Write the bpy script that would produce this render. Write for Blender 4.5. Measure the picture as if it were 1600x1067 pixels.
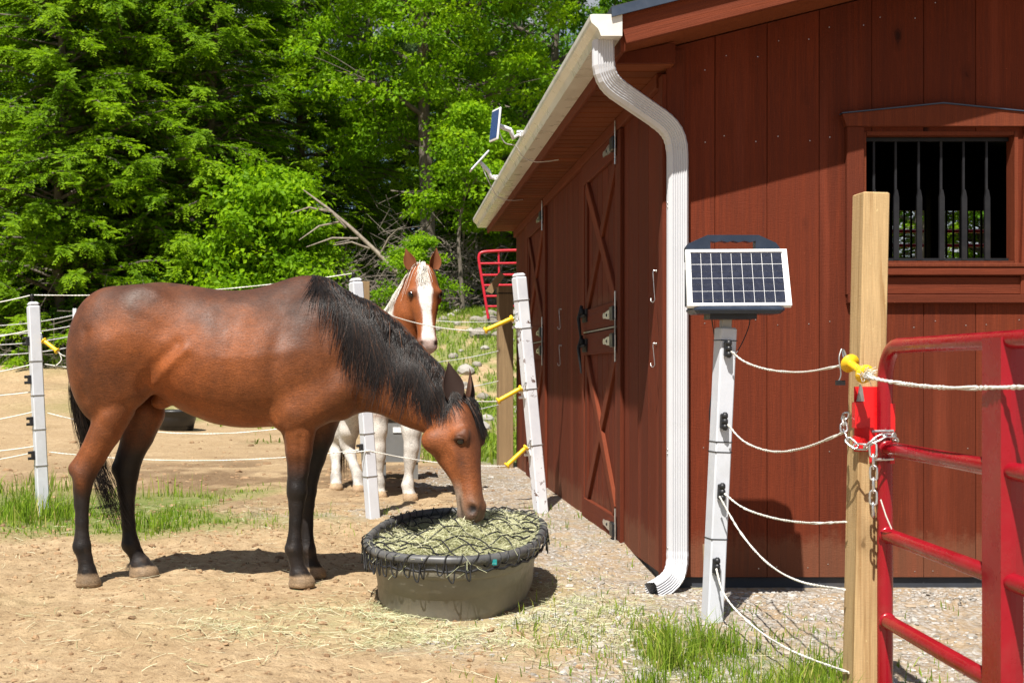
import bpy, math, random
import numpy as np
from mathutils import Vector, Matrix

# ------------------------------------------------------------------ scene, camera, light
scene = bpy.context.scene
for o in list(bpy.data.objects):
    bpy.data.objects.remove(o)
col = scene.collection
R = math.radians

F, CX, CY, CH = 1910.0, 600.0, 583.0, 1.0        # focal length and principal point in photo pixels, eye height
def at(px, py, d):
    return ((px - CX) * d / F, d, CH - (py - CY) * d / F)

cam = bpy.data.cameras.new('camera')
cam_o = bpy.data.objects.new('camera', cam); col.objects.link(cam_o)
cam_o.location = (0, 0, CH); cam_o.rotation_euler = (R(90), 0, 0)
cam.sensor_width = 36; cam.lens = F / 1600 * 36
cam.shift_x = (800 - CX) / 1600; cam.shift_y = (CY - 533.5) / 1600
cam.clip_start = 0.05; cam.clip_end = 600
cam.dof.use_dof = True; cam.dof.focus_distance = 6.0; cam.dof.aperture_fstop = 8.0
scene.camera = cam_o

SUN_DIR = Vector((0.42, 1.0, -1.70)).normalized()     # the way the light travels
sun = bpy.data.lights.new('sun', 'SUN'); sun.energy = 5.0; sun.angle = R(0.53); sun.color = (1.0, 0.95, 0.87)
sun_o = bpy.data.objects.new('sun', sun); col.objects.link(sun_o)
sun_o.rotation_euler = SUN_DIR.to_track_quat('-Z', 'Y').to_euler(); sun_o.location = (-6, -12, 25)

world = bpy.data.worlds.new('World'); scene.world = world; world.use_nodes = True
wn, wl = world.node_tree.nodes, world.node_tree.links
wn.clear()
sky = wn.new('ShaderNodeTexSky'); sky.sky_type = 'NISHITA'; sky.sun_disc = False
el = math.asin(-SUN_DIR.z); sky.sun_elevation = el
sky.sun_rotation = math.atan2(-SUN_DIR.x, -SUN_DIR.y)
sky.air_density = 1.0; sky.dust_density = 0.6; sky.ozone_density = 1.5
tc = wn.new('ShaderNodeTexCoord'); mp = wn.new('ShaderNodeMapping'); mp.inputs['Scale'].default_value = (1, 1, 2.2)
cn = wn.new('ShaderNodeTexNoise'); cn.inputs['Scale'].default_value = 2.6; cn.inputs['Detail'].default_value = 7; cn.inputs['Roughness'].default_value = 0.58
cr = wn.new('ShaderNodeValToRGB'); cr.color_ramp.elements[0].position = 0.47; cr.color_ramp.elements[1].position = 0.60
cm = wn.new('ShaderNodeMix'); cm.data_type = 'RGBA'; cm.inputs[7].default_value = (6.0, 6.2, 6.6, 1)
bg = wn.new('ShaderNodeBackground'); bg.inputs['Strength'].default_value = 0.05
wo = wn.new('ShaderNodeOutputWorld')
wl.new(tc.outputs['Generated'], mp.inputs['Vector']); wl.new(mp.outputs['Vector'], cn.inputs['Vector'])
wl.new(cn.outputs['Fac'], cr.inputs['Fac']); wl.new(cr.outputs['Color'], cm.inputs[0])
wl.new(sky.outputs['Color'], cm.inputs[6]); wl.new(cm.outputs[2], bg.inputs['Color']); wl.new(bg.outputs['Background'], wo.inputs['Surface'])
scene.view_settings.view_transform = 'Standard'; scene.view_settings.look = 'None'
scene.view_settings.exposure = 0.76; scene.view_settings.gamma = 1.0; scene.view_settings.use_curve_mapping = False
scene.render.engine = 'CYCLES'
scene.cycles.max_bounces = 6; scene.cycles.diffuse_bounces = 3; scene.cycles.transmission_bounces = 4; scene.cycles.transparent_max_bounces = 6

# ------------------------------------------------------------------ helpers
rnd = random.Random(7)
def rng(seed): return np.random.default_rng(seed)

def sstep(a, b, x):
    t = np.clip((np.asarray(x, float) - a) / (b - a), 0, 1)
    return t * t * (3 - 2 * t)

def vnoise(x, y, z=0.0, seed=0):
    x, y, z = np.broadcast_arrays(np.asarray(x, float), np.asarray(y, float), np.asarray(z, float))
    xi, yi, zi = np.floor(x).astype(np.int64), np.floor(y).astype(np.int64), np.floor(z).astype(np.int64)
    fx, fy, fz = x - xi, y - yi, z - zi
    fx, fy, fz = [f * f * (3 - 2 * f) for f in (fx, fy, fz)]
    def h(a, b, c):
        n = (a * 374761393 + b * 668265263 + c * 2147483647 + seed * 974711) & 0xffffffff
        n = ((n ^ (n >> 13)) * 1274126177) & 0xffffffff
        n = ((n ^ (n >> 16)) * 2246822519) & 0xffffffff
        return ((n ^ (n >> 15)) & 0xffff) / 65535.0
    r = 0
    for dx in (0, 1):
        for dy in (0, 1):
            for dz in (0, 1):
                w = (fx if dx else 1 - fx) * (fy if dy else 1 - fy) * (fz if dz else 1 - fz)
                r = r + w * h(xi + dx, yi + dy, zi + dz)
    return r
def fbm(x, y, z=0.0, seed=0, oct=4):
    r, a, s = 0, 0.5, 0
    for i in range(oct):
        r = r + a * vnoise(np.asarray(x) * 2 ** i, np.asarray(y) * 2 ** i, np.asarray(z) * 2 ** i, seed + i); s += a; a *= 0.5
    return r / s

def mesh_np(name, V, Fc, smooth=False, attrs=None, colors=None):
    """V (n,3); Fc (m,3) or (m,4) int array, -1 not allowed"""
    V = np.asarray(V, np.float32); Fc = np.asarray(Fc, np.int32)
    me = bpy.data.meshes.new(name); k = Fc.shape[1]; m = len(Fc)
    me.vertices.add(len(V)); me.vertices.foreach_set('co', V.ravel())
    me.loops.add(m * k); me.loops.foreach_set('vertex_index', Fc.ravel())
    me.polygons.add(m); me.polygons.foreach_set('loop_start', np.arange(0, m * k, k, dtype=np.int32))
    me.polygons.foreach_set('loop_total', np.full(m, k, np.int32))
    me.polygons.foreach_set('use_smooth', np.full(m, smooth, bool))
    for an, av in (attrs or {}).items():
        a = me.attributes.new(an, 'FLOAT', 'POINT'); a.data.foreach_set('value', np.asarray(av, np.float32))
    for an, av in (colors or {}).items():
        a = me.attributes.new(an, 'FLOAT_COLOR', 'POINT')
        c = np.ones((len(V), 4), np.float32); c[:, :3] = av; a.data.foreach_set('color', c.ravel())
    me.update(calc_edges=True); me.validate()
    return me

class MB:
    """collects shapes for ONE mesh object"""
    def __init__(s): s.v = []; s.f = []; s.sm = []; s.mi = []; s.cur = 0
    def add(s, vs, fs, smooth=False):
        b = len(s.v); s.v += [tuple(v) for v in vs]; s.f += [tuple(i + b for i in f) for f in fs]
        s.sm += [smooth] * len(fs); s.mi += [s.cur] * len(fs); return s
    def box(s, c, size, rot=None, ch=0.0):
        sx, sy, sz = [d / 2 for d in size]; c = Vector(c)
        if ch <= 0:
            P = [Vector((x, y, z)) for z in (-sz, sz) for x, y in ((-sx, -sy), (sx, -sy), (sx, sy), (-sx, sy))]
            Fs = [(3, 2, 1, 0), (4, 5, 6, 7), (0, 1, 5, 4), (1, 2, 6, 5), (2, 3, 7, 6), (3, 0, 4, 7)]
        else:
            e = ch
            o = [(-sx + e, -sy), (sx - e, -sy), (sx, -sy + e), (sx, sy - e), (sx - e, sy), (-sx + e, sy), (-sx, sy - e), (-sx, -sy + e)]
            i_ = [(x * (1 - e / sx) , y * (1 - e / sy)) for x, y in o]
            P = [Vector((x, y, -sz)) for x, y in i_] + [Vector((x, y, -sz + e)) for x, y in o] + [Vector((x, y, sz - e)) for x, y in o] + [Vector((x, y, sz)) for x, y in i_]
            Fs = [tuple(range(7, -1, -1)), tuple(range(24, 32))]
            for L in range(3):
                for k in range(8):
                    a = L * 8 + k; b = L * 8 + (k + 1) % 8; Fs.append((a, b, b + 8, a + 8))
        if rot is not None: P = [rot @ p for p in P]
        return s.add([c + p for p in P], Fs)
    def tube(s, pts, r, n=8, caps=True, smooth=True, squash=None):
        pts = [Vector(p) for p in pts]; m = len(pts)
        rr = r if isinstance(r, (list, tuple)) else [r] * m
        vs = []; up = None
        for i, p in enumerate(pts):
            t = (pts[min(i + 1, m - 1)] - pts[max(i - 1, 0)])
            if t.length < 1e-9: t = Vector((0, 0, 1))
            t.normalize()
            if up is None:
                up = Vector((0, 0, 1)) if abs(t.z) < 0.9 else Vector((1, 0, 0))
            u = (up - t * up.dot(t)); u.normalize(); w = t.cross(u); up = u
            for k in range(n):
                a = 2 * math.pi * k / n
                vs.append(p + (u * math.cos(a) + w * math.sin(a)) * rr[i])
        fs = [(i * n + k, i * n + (k + 1) % n, (i + 1) * n + (k + 1) % n, (i + 1) * n + k) for i in range(m - 1) for k in range(n)]
        s.add(vs, fs, smooth)
        if caps:
            s.add(vs[:n], [tuple(range(n - 1, -1, -1))]); s.add(vs[-n:], [tuple(range(n))])
        return s
    def lathe(s, prof, c, axis=(0, 0, 1), n=20, smooth=True):
        q = Vector((0, 0, 1)).rotation_difference(Vector(axis).normalized()); c = Vector(c)
        vs = [c + q @ Vector((r * math.cos(2 * math.pi * k / n), r * math.sin(2 * math.pi * k / n), z)) for r, z in prof for k in range(n)]
        fs = [(i * n + k, i * n + (k + 1) % n, (i + 1) * n + (k + 1) % n, (i + 1) * n + k) for i in range(len(prof) - 1) for k in range(n)]
        s.add(vs, fs, smooth)
        if prof[0][0] > 1e-5: s.add(vs[:n], [tuple(range(n - 1, -1, -1))])
        if prof[-1][0] > 1e-5: s.add(vs[-n:], [tuple(range(n))])
        return s
    def prism(s, poly, ext, org=(0, 0, 0), ux=(1, 0, 0), uy=(0, 0, 1)):
        """polygon in plane (ux,uy) extruded by the vector ext"""
        o = Vector(org); ux = Vector(ux); uy = Vector(uy); e = Vector(ext)
        a = [o + ux * x + uy * y for x, y in poly]; b = [p + e for p in a]; n = len(a)
        return s.add(a + b, [tuple(range(n - 1, -1, -1)), tuple(range(n, 2 * n))] + [(k, (k + 1) % n, (k + 1) % n + n, k + n) for k in range(n)])
    def mesh(s, name, mats):
        me = bpy.data.meshes.new(name); me.from_pydata([tuple(v) for v in s.v], [], s.f)
        me.polygons.foreach_set('use_smooth', s.sm); me.polygons.foreach_set('material_index', s.mi)
        for m in (mats if isinstance(mats, (list, tuple)) else [mats]): me.materials.append(m)
        me.update()
        import bmesh
        bm = bmesh.new(); bm.from_mesh(me); bmesh.ops.recalc_face_normals(bm, faces=bm.faces); bm.to_mesh(me); bm.free()
        return me
    def build(s, name, mats, parent=None, **kw):
        return put(name, s.mesh(name, mats), parent, **kw)

def put(name, me, parent=None, mat=None, matrix=None):
    o = bpy.data.objects.new(name, me); col.objects.link(o)
    if mat is not None and me is not None and not me.materials: me.materials.append(mat)
    if matrix is not None: o.matrix_world = matrix; _RW[o.name] = matrix.copy()
    if parent is not None:
        o.parent = parent; o.matrix_parent_inverse = root_world(parent).inverted()
    return o
_RW = {}
def root_world(o):
    return _RW.get(o.name, Matrix.Identity(4))
def tag(o, label, cat, group=None, kind=None):
    if label: o['label'] = label
    if cat: o['category'] = cat
    if group: o['group'] = group
    if kind: o['kind'] = kind
    return o
def thing(name, label, cat, loc=(0, 0, 0), group=None):
    o = bpy.data.objects.new(name, None); col.objects.link(o); o.empty_display_size = 0.1
    o.location = loc; _RW[o.name] = Matrix.Translation(Vector(loc))
    return tag(o, label, cat, group)
def structure(o): o['kind'] = 'structure'; return o
def copy_tree(o, parent=None, M=None):
    """copy of a thing with its parts and sub-parts; M moves the new root"""
    c = o.copy(); col.objects.link(c); c.parent = parent
    if M is not None: c.matrix_world = M @ o.matrix_basis
    for ch in list(o.children): copy_tree(ch, c)
    return c

_bc = {}
def board(name, p0, p1, w, t, nrm, mat, parent, ch=0.004):
    """a plank from p0 to p1 (centre line of its back face), local z along the grain, nrm = way its face looks"""
    p0, p1, n = Vector(p0), Vector(p1), Vector(nrm).normalized()
    L = (p1 - p0).length; z = (p1 - p0) / L; n = (n - z * n.dot(z)).normalized(); x = n.cross(z) * -1
    key = (round(w, 4), round(t, 4), round(L, 4), mat.name, ch)
    if key not in _bc:
        c = min(ch, t * 0.4)
        poly = [(-w / 2, 0), (w / 2, 0), (w / 2, t - c), (w / 2 - c, t), (-w / 2 + c, t), (-w / 2, t - c)]
        _bc[key] = MB().prism(poly, (0, 0, L), ux=(1, 0, 0), uy=(0, 1, 0)).mesh(name, mat)
    y = n; x = y.cross(z)
    M = Matrix(((x.x, y.x, z.x, p0.x), (x.y, y.y, z.y, p0.y), (x.z, y.z, z.z, p0.z), (0, 0, 0, 1)))
    return put(name, _bc[key], parent, matrix=M)

# ------------------------------------------------------------------ materials
class NT:
    def __init__(s, name):
        s.m = bpy.data.materials.new(name); s.m.use_nodes = True
        s.n, s.l = s.m.node_tree.nodes, s.m.node_tree.links
        s.b = s.n['Principled BSDF']; s.out = s.n['Material Output']
    def node(s, t, **kw):
        n = s.n.new(t)
        for k, v in kw.items():
            if hasattr(n, k): setattr(n, k, v)
            else: n.inputs[k].default_value = v
        return n
    def lk(s, a, b): s.l.new(a, b)
    def coord(s, kind='Object', scale=(1, 1, 1), rnd_off=False, attr=None):
        t = s.node('ShaderNodeTexCoord'); m = s.node('ShaderNodeMapping'); m.inputs['Scale'].default_value = scale
        src = t.outputs[kind]
        if kind == 'World':
            pass
        if rnd_off:
            oi = s.node('ShaderNodeObjectInfo'); mul = s.node('ShaderNodeMath', operation='MULTIPLY'); mul.inputs[1].default_value = 37.0
            s.lk(oi.outputs['Random'], mul.inputs[0]); ad = s.node('ShaderNodeVectorMath', operation='ADD')
            s.lk(src, ad.inputs[0]); s.lk(mul.outputs[0], ad.inputs[1]); src = ad.outputs[0]
        s.lk(src, m.inputs['Vector']); return m.outputs['Vector']
    def noise(s, vec, scale, detail=3, rough=0.55, dist=0.0):
        n = s.node('ShaderNodeTexNoise'); n.inputs['Scale'].default_value = scale; n.inputs['Detail'].default_value = detail
        n.inputs['Roughness'].default_value = rough; n.inputs['Distortion'].default_value = dist
        if vec is not None: s.lk(vec, n.inputs['Vector'])
        return n.outputs['Fac']
    def ramp(s, fac, stops, interp='LINEAR'):
        r = s.node('ShaderNodeValToRGB'); e = r.color_ramp.elements; r.color_ramp.interpolation = interp
        while len(e) > 1: e.remove(e[0])
        first = True
        for p, c in stops:
            c = c if isinstance(c, (tuple, list)) else (c, c, c)
            if first: e[0].position = p; e[0].color = (*c[:3], 1); first = False
            else:
                k = e.new(p); k.color = (*c[:3], 1)
        s.lk(fac, r.inputs['Fac']); return r.outputs['Color']
    def mix(s, fac, a, b, mode='MIX'):
        m = s.node('ShaderNodeMix'); m.data_type = 'RGBA'; m.blend_type = mode
        for sock, v in ((m.inputs[0], fac), (m.inputs[6], a), (m.inputs[7], b)):
            if hasattr(v, 'is_linked') or hasattr(v, 'links'): s.lk(v, sock)
            elif isinstance(v, (int, float)): sock.default_value = v if sock.type == 'VALUE' else (v, v, v, 1)
            else: sock.default_value = (*v[:3], 1)
        return m.outputs[2]
    def math(s, op, a, b=0.5):
        m = s.node('ShaderNodeMath', operation=op)
        for i, v in enumerate((a, b)):
            if hasattr(v, 'links'): s.lk(v, m.inputs[i])
            else: m.inputs[i].default_value = v
        return m.outputs[0]
    def attr(s, name, out='Fac'):
        a = s.node('ShaderNodeAttribute'); a.attribute_name = name; return a.outputs[out]
    def bump(s, h, strength=0.3, dist=0.01, prev=None):
        b = s.node('ShaderNodeBump'); b.inputs['Strength'].default_value = strength; b.inputs['Distance'].default_value = dist
        s.lk(h, b.inputs['Height'])
        if prev is not None: s.lk(prev, b.inputs['Normal'])
        return b.outputs['Normal']
    def fin(s, color=None, rough=0.6, metal=0.0, normal=None, spec=0.5):
        for k, v in (('Base Color', color), ('Roughness', rough), ('Metallic', metal), ('Normal', normal), ('Specular IOR Level', spec)):
            if v is None: continue
            if hasattr(v, 'links'): s.lk(v, s.b.inputs[k])
            elif k == 'Base Color': s.b.inputs[k].default_value = (*v[:3], 1)
            else: s.b.inputs[k].default_value = v
        return s.m

def painted(name, c, rough=0.4, var=0.12, dirt=None, scale=9, bump=0.05, metal=0.0, spec=0.5):
    t = NT(name); v = t.coord('Object', rnd_off=True)
    n1 = t.noise(v, scale, 5, 0.6)
    lo = tuple(x * (1 - var) for x in c); hi = tuple(min(1, x * (1 + var)) for x in c)
    cc = t.ramp(n1, [(0.3, lo), (0.7, hi)])
    if dirt:
        n2 = t.noise(v, scale * 0.45, 8, 0.7); cc = t.mix(t.ramp(n2, [(0.52, 0.0), (0.78, 0.75)]), cc, dirt)
    rr = t.ramp(t.noise(v, scale * 2, 4), [(0.3, max(0.05, rough - 0.1)), (0.7, min(1, rough + 0.12))])
    return t.fin(cc, rr, metal, t.bump(t.noise(v, scale * 12, 3), bump, 0.002), spec)

def stained_wood(name, base, dark, grain=1.0, rough=0.72, knots=True, objvar=0.22, dust=None, tight=False):
    t = NT(name); v = t.coord('Object', (1, 1, 1), rnd_off=True)
    def mapped(sc):
        m = t.node('ShaderNodeMapping'); m.inputs['Scale'].default_value = sc; t.lk(v, m.inputs['Vector']); return m.outputs['Vector']
    streak = t.noise(mapped((55, 55, 1.3)), 1.0, 6, 0.65, 0.6)
    fine = t.noise(mapped((260, 260, 9)), 1.0, 3, 0.6)
    saw = t.noise(mapped((40, 40, 420)), 1.0, 2, 0.5)
    broad = t.noise(v, 1.7, 4, 0.6)
    c = t.ramp(streak, [(0.38, dark), (0.50, base), (0.72, tuple(min(1, x * 1.12) for x in base))] if tight else [(0.25, dark), (0.62, base), (0.85, tuple(min(1, x * 1.25) for x in base))])
    c = t.mix(t.ramp(fine, [(0.35, 0.0), (0.72, 0.65)]), c, tuple(x * 0.5 for x in base))
    c = t.mix(t.ramp(broad, [(0.35, 0.0), (0.68, 0.6)]), c, tuple(x * 0.66 for x in base))
    if knots:
        vo = t.node('ShaderNodeTexVoronoi'); vo.inputs['Scale'].default_value = 1.0
        wv = t.node('ShaderNodeVectorMath', operation='ADD'); t.lk(mapped((3.4, 0.4, 1.7)), wv.inputs[0])
        wn_ = t.node('ShaderNodeTexNoise'); wn_.inputs['Scale'].default_value = 14; t.lk(v, wn_.inputs['Vector'])
        ws = t.node('ShaderNodeVectorMath', operation='SCALE'); ws.inputs['Scale'].default_value = 0.16; t.lk(wn_.outputs['Color'], ws.inputs[0]); t.lk(ws.outputs[0], wv.inputs[1])
        t.lk(wv.outputs[0], vo.inputs['Vector'])
        ring = t.ramp(vo.outputs['Distance'], [(0.03, 0.92), (0.05, 0.6), (0.062, 0.75), (0.075, 0.25), (0.14, 0.0)])
        c = t.mix(ring, c, tuple(x * 0.3 for x in dark))
    oi = t.node('ShaderNodeObjectInfo')
    c = t.mix(1.0, c, t.ramp(oi.outputs['Random'], [(0, 1 - objvar), (1, 1 + objvar * 0.4)]), 'MULTIPLY')
    spk = t.noise(mapped((90, 90, 60)), 1.0, 2)
    c = t.mix(t.ramp(spk, [(0.72, 0.0), (0.8, 0.35)]), c, tuple(min(1, x * 2.2 + 0.03) for x in base))
    if dust:                                   # splashed dust on the lowest hand's breadth of the boards
        tcd = t.node('ShaderNodeTexCoord'); sx = t.node('ShaderNodeSeparateXYZ'); t.lk(tcd.outputs['Object'], sx.inputs[0])
        hgt = t.math('ADD', sx.outputs['Z'], t.math('MULTIPLY', t.noise(v, 9, 6, 0.75), -0.30))
        c = t.mix(t.ramp(hgt, [(-0.10, 0.22), (0.08, 0.0)]), c, dust)
        c = t.mix(t.ramp(t.noise(mapped((7, 7, 0.35)), 1.0, 5, 0.6), [(0.55, 0.0), (0.75, 0.4)]), c, tuple(min(1, x * 1.5 + .012) for x in base))
    h = t.mix(0.5, streak, saw); nb = t.bump(h, 0.55 * grain, 0.006); nb = t.bump(fine, 0.5 * grain, 0.004, nb)
    return t.fin(c, t.ramp(streak, [(0.2, rough), (0.8, min(1, rough + 0.18))]), 0, nb, 0.2)

M = {}
M['siding'] = stained_wood('red_stained_siding', (0.178, 0.032, 0.0105), (0.082, 0.0145, 0.0055), dust=(0.27, 0.155, 0.09))
M['siding_upper'] = stained_wood('red_stained_siding_upper', (0.178, 0.032, 0.0105), (0.082, 0.0145, 0.0055))
M['trim'] = stained_wood('red_stained_trim', (0.175, 0.035, 0.013), (0.10, 0.019, 0.008), knots=False)
M['fascia'] = stained_wood('red_stained_fascia', (0.21, 0.046, 0.017), (0.115, 0.023, 0.010), knots=False)
M['soffit'] = stained_wood('soffit_boards', (0.24, 0.062, 0.020), (0.12, 0.028, 0.010))
M['interior'] = stained_wood('interior_boards', (0.10, 0.06, 0.035), (0.05, 0.03, 0.018), knots=False)
M['pine'] = stained_wood('raw_pine', (0.58, 0.40, 0.20), (0.30, 0.16, 0.055), grain=0.5, rough=0.62, objvar=0.05, tight=True)
M['weathered'] = stained_wood('weathered_timber', (0.34, 0.23, 0.12), (0.21, 0.135, 0.07), grain=0.6, objvar=0.1)
M['skirt'] = painted('dark_skirt_board', (0.028, 0.032, 0.042), 0.75, 0.3, dirt=(0.12, 0.10, 0.08), scale=5, bump=0.3)
M['roof'] = painted('dark_roofing', (0.03, 0.033, 0.04), 0.6, 0.2)
M['drip'] = painted('slate_drip_edge', (0.035, 0.05, 0.08), 0.4, 0.1)
M['gutter'] = painted('white_gutter', (0.74, 0.73, 0.69), 0.3, 0.04, dirt=(0.5, 0.45, 0.36), scale=3, bump=0.02)
M['downspout'] = painted('white_downspout', (0.55, 0.555, 0.58), 0.32, 0.03, scale=4, bump=0.02)
M['pvc'] = painted('white_pvc', (0.58, 0.60, 0.65), 0.45, 0.06, dirt=(0.42, 0.42, 0.42), scale=5, bump=0.04)
M['white'] = painted('white_plastic', (0.78, 0.78, 0.78), 0.4, 0.03)
M['black'] = painted('black_plastic', (0.012, 0.012, 0.014), 0.42, 0.2)
M['iron'] = painted('black_iron', (0.012, 0.012, 0.014), 0.6, 0.25, dirt=(0.03, 0.028, 0.026), scale=12, spec=0.25)
M['navy'] = painted('dark_navy_plastic', (0.018, 0.028, 0.05), 0.38, 0.12)
M['zinc'] = painted('zinc_plated_steel', (0.62, 0.62, 0.60), 0.32, 0.1, scale=20, metal=0.9)
M['steel'] = painted('dull_steel', (0.36, 0.35, 0.33), 0.45, 0.2, scale=20, metal=0.8)
M['alu'] = painted('white_aluminium_frame', (0.80, 0.80, 0.80), 0.35, 0.03)
M['red'] = painted('red_gate_enamel', (0.27, 0.004, 0.012), 0.26, 0.10, dirt=(0.26, 0.04, 0.035), scale=6, bump=0.03)
M['redfar'] = painted('red_panel_enamel', (0.50, 0.012, 0.030), 0.35, 0.08)
M['redlatch'] = painted('red_latch_enamel', (0.62, 0.010, 0.012), 0.35, 0.06)
M['yellow'] = painted('yellow_plastic', (0.80, 0.50, 0.015), 0.4, 0.06)
M['rope'] = painted('white_rope', (0.72, 0.70, 0.64), 0.85, 0.12, scale=120, bump=0.6)
M['ropefar'] = painted('grey_rope', (0.50, 0.50, 0.50), 0.85, 0.1, scale=60)
M['greybin'] = painted('grey_galvanised', (0.17, 0.17, 0.165), 0.5, 0.15, dirt=(0.2, 0.17, 0.13), scale=4)
M['brown_plastic'] = painted('worn_plastic', (0.3, 0.2, 0.12), 0.6, 0.1)
# ------------------------------------------------------------------ ground
def gh(x, y):
    x, y = np.asarray(x, float), np.asarray(y, float)
    right = sstep(-7, 0, x)
    h = right * (2.6 * sstep(21, 32, y) + 0.05 * np.maximum(y - 32, 0)) + (1 - right) * (1.45 * sstep(13, 42, y) + 0.05 * np.maximum(y - 42, 0))
    h = h - 0.085 * sstep(0.55, 1.3, x) * (1 - sstep(6.2, 7.4, y)) * sstep(1.0, 3.0, y)
    h = h - 0.035 * (1 - sstep(4.6, 5.4, y)) * sstep(-0.8, 0.4, x)
    h = h - 0.035 * np.exp(-((x - .32) / .6) ** 2 - ((y - 5.3) / .55) ** 2)
    return h
def rough_h(x, y):
    near = 1 - sstep(9, 16, y)
    far = sstep(20, 24, y)
    h = (fbm(x * 1.3, y * 1.3, 0, 3, 3) - 0.5) * 0.07 * near
    a = fbm(x * 7, y * 7, 0, 11, 3); h = h + (a - 0.5) * 0.035 * near
    b = vnoise(x * 17, y * 17, 0, 21); c = vnoise(x * 33, y * 33, 0, 31)
    clod = np.clip(fbm(x * 2.2, y * 2.2, 0, 5, 3) * 2.2 - 0.6, 0.15, 1)
    h = h + (b ** 2 * 0.022 + c ** 2 * 0.014) * clod * near
    h = h + (fbm(x * 0.9, y * 0.9, 0, 41, 4) - 0.5) * 0.55 * far
    calm = sstep(0.0, 0.35, np.hypot((x - 0.35) * 1.4, y - 5.74) - 0.55) * (1 - sstep(1.15, 1.3, x) * sstep(5.9, 6.05, y))
    hv = 0
    for hx_, hy_ in ((-1.40, 5.735), (-1.18, 6.0), (-.385, 5.725), (-.345, 5.985)): hv = np.maximum(hv, np.exp(-(((x - hx_) ** 2 + (y - hy_) ** 2) / .16 ** 2)))
    return h * (0.12 + 0.88 * calm) * (1 - .85 * hv)
def masks(x, y):
    n = fbm(x * 1.1, y * 1.1, 0, 60, 4) - 0.5; n2 = fbm(x * 3.3, y * 3.3, 0, 70, 3) - 0.5
    gravel = sstep(0.25, 0.95, x + 1.5 * n + 0.6 * n2) * (1 - sstep(13, 15, y)) 
    gravel = np.maximum(gravel, 0.7 * np.exp(-(((x + 0.2) / 0.9) ** 2 + ((y - 8.7) / 0.5) ** 2)) * (n2 > 0.0))
    grass = 0.45 * sstep(0.15, 0.7, 1.25 * np.exp(-(((x - 1.28) / 0.36) ** 2 + ((y - 4.55) / 0.62) ** 2) ** 2) + 1.1 * n)
    left = sstep(-0.95, -1.5, x + 1.2 * n) * sstep(7.1, 7.8, y + n) * (1 - sstep(9.6, 11.0, y + 2 * n))
    mid = 0.55 * np.exp(-(((x + 0.75) / 0.65) ** 2 + ((y - 8.35) / 0.55) ** 2)) * sstep(-0.1, 0.2, n2)
    back = sstep(13.2, 14, y + 2 * n) * (1 - sstep(18.5, 19.5, y + 2 * n)) * sstep(0.2, 0.9, x)
    bank = sstep(20.5, 22.5, y) * sstep(-8, -3, x) * sstep(-0.26, 0.02, n + 0.9 * n2)
    fl = (1 - sstep(-6, -3, x)) * sstep(30, 36, y + 6 * n)
    grass = np.clip(np.maximum.reduce([grass, left, mid, back, bank, fl]), 0, 1)
    dark = 1.2 * np.exp(-(((x + 0.9) / 2.6) ** 2 + ((y - 12.0) / 2.6) ** 2)) * sstep(-0.3, 0.12, n2 + n) 
    dark = np.maximum(dark, 0.35 * sstep(0.05, 0.3, n) * (y > 9))
    hay = np.exp(-(((x - 0.05) / 0.95) ** 2 + ((y - 4.95) / 0.42) ** 2) ** 1.3) + 0.8 * np.exp(-(((x - 0.85) / 0.35) ** 2 + ((y - 5.5) / 0.5) ** 2))
    forest = sstep(33, 37, y + 3 * n)
    return gravel, grass, np.clip(dark, 0, 1), np.clip(hay, 0, 1), forest

def axis(segs):
    a = [np.arange(p, q, s) for p, q, s in segs]; return np.concatenate(a + [np.array([segs[-1][1]])])
gx = axis([(-160, -40, 12), (-40, -12, 2), (-12, -4, 0.35), (-4, -2.7, 0.06), (-2.7, 2.6, 0.02), (2.6, 4, 0.07), (4, 12, 0.4), (12, 40, 2), (40, 160, 12)])
gy = axis([(-60, -4, 8), (-4, 3.2, 0.4), (3.2, 3.8, 0.06), (3.8, 8.2, 0.02), (8.2, 11, 0.04), (11, 18, 0.12), (18, 40, 0.3), (40, 70, 2), (70, 260, 15)])
GX, GY = np.meshgrid(gx, gy); gxs, gys = GX.ravel(), GY.ravel()
gz = gh(gxs, gys) + rough_h(gxs, gys)
nx, ny = len(gx), len(gy)
ii = (np.arange(ny - 1)[:, None] * nx + np.arange(nx - 1)[None, :]).ravel()
ga, gb, gc, gd, ge = masks(gxs, gys)
ground_me = mesh_np('ground', np.stack([gxs, gys, gz], 1), np.stack([ii, ii + 1, ii + nx + 1, ii + nx], 1), True,
                    {'gravel': ga, 'grass': gb, 'dark': gc, 'hay': gd, 'forest': ge})
t = NT('trodden_earth'); v = t.coord('Object')
n_b = t.noise(v, 1.6, 6, 0.62); n_m = t.noise(v, 14, 6, 0.7); n_f = t.noise(v, 75, 4, 0.65)
c = t.ramp(n_b, [(0.3, (0.37, 0.26, 0.145)), (0.7, (0.475, 0.35, 0.212))])
c = t.mix(t.ramp(n_m, [(0.42, 0.0), (0.62, 0.7)]), c, (0.275, 0.185, 0.10))
c = t.mix(t.ramp(n_f, [(0.55, 0.0), (0.72, 0.55)]), c, (0.55, 0.425, 0.27))
c = t.mix(t.ramp(t.noise(v, 33, 3, 0.6), [(0.60, 0.0), (0.67, 0.85)]), c, (0.12, 0.07, 0.036))
c = t.mix(t.ramp(t.noise(v, 120, 3, 0.7), [(0.60, 0.0), (0.70, 0.6)]), c, (0.17, 0.105, 0.055))
dk = t.math('MULTIPLY', t.attr('dark'), t.ramp(n_m, [(0.3, 1.0), (0.65, 0.45)]))
c = t.mix(dk, c, (0.115, 0.066, 0.036))
vo = t.node('ShaderNodeTexVoronoi'); vo.inputs['Scale'].default_value = 48; t.lk(v, vo.inputs['Vector'])
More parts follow.
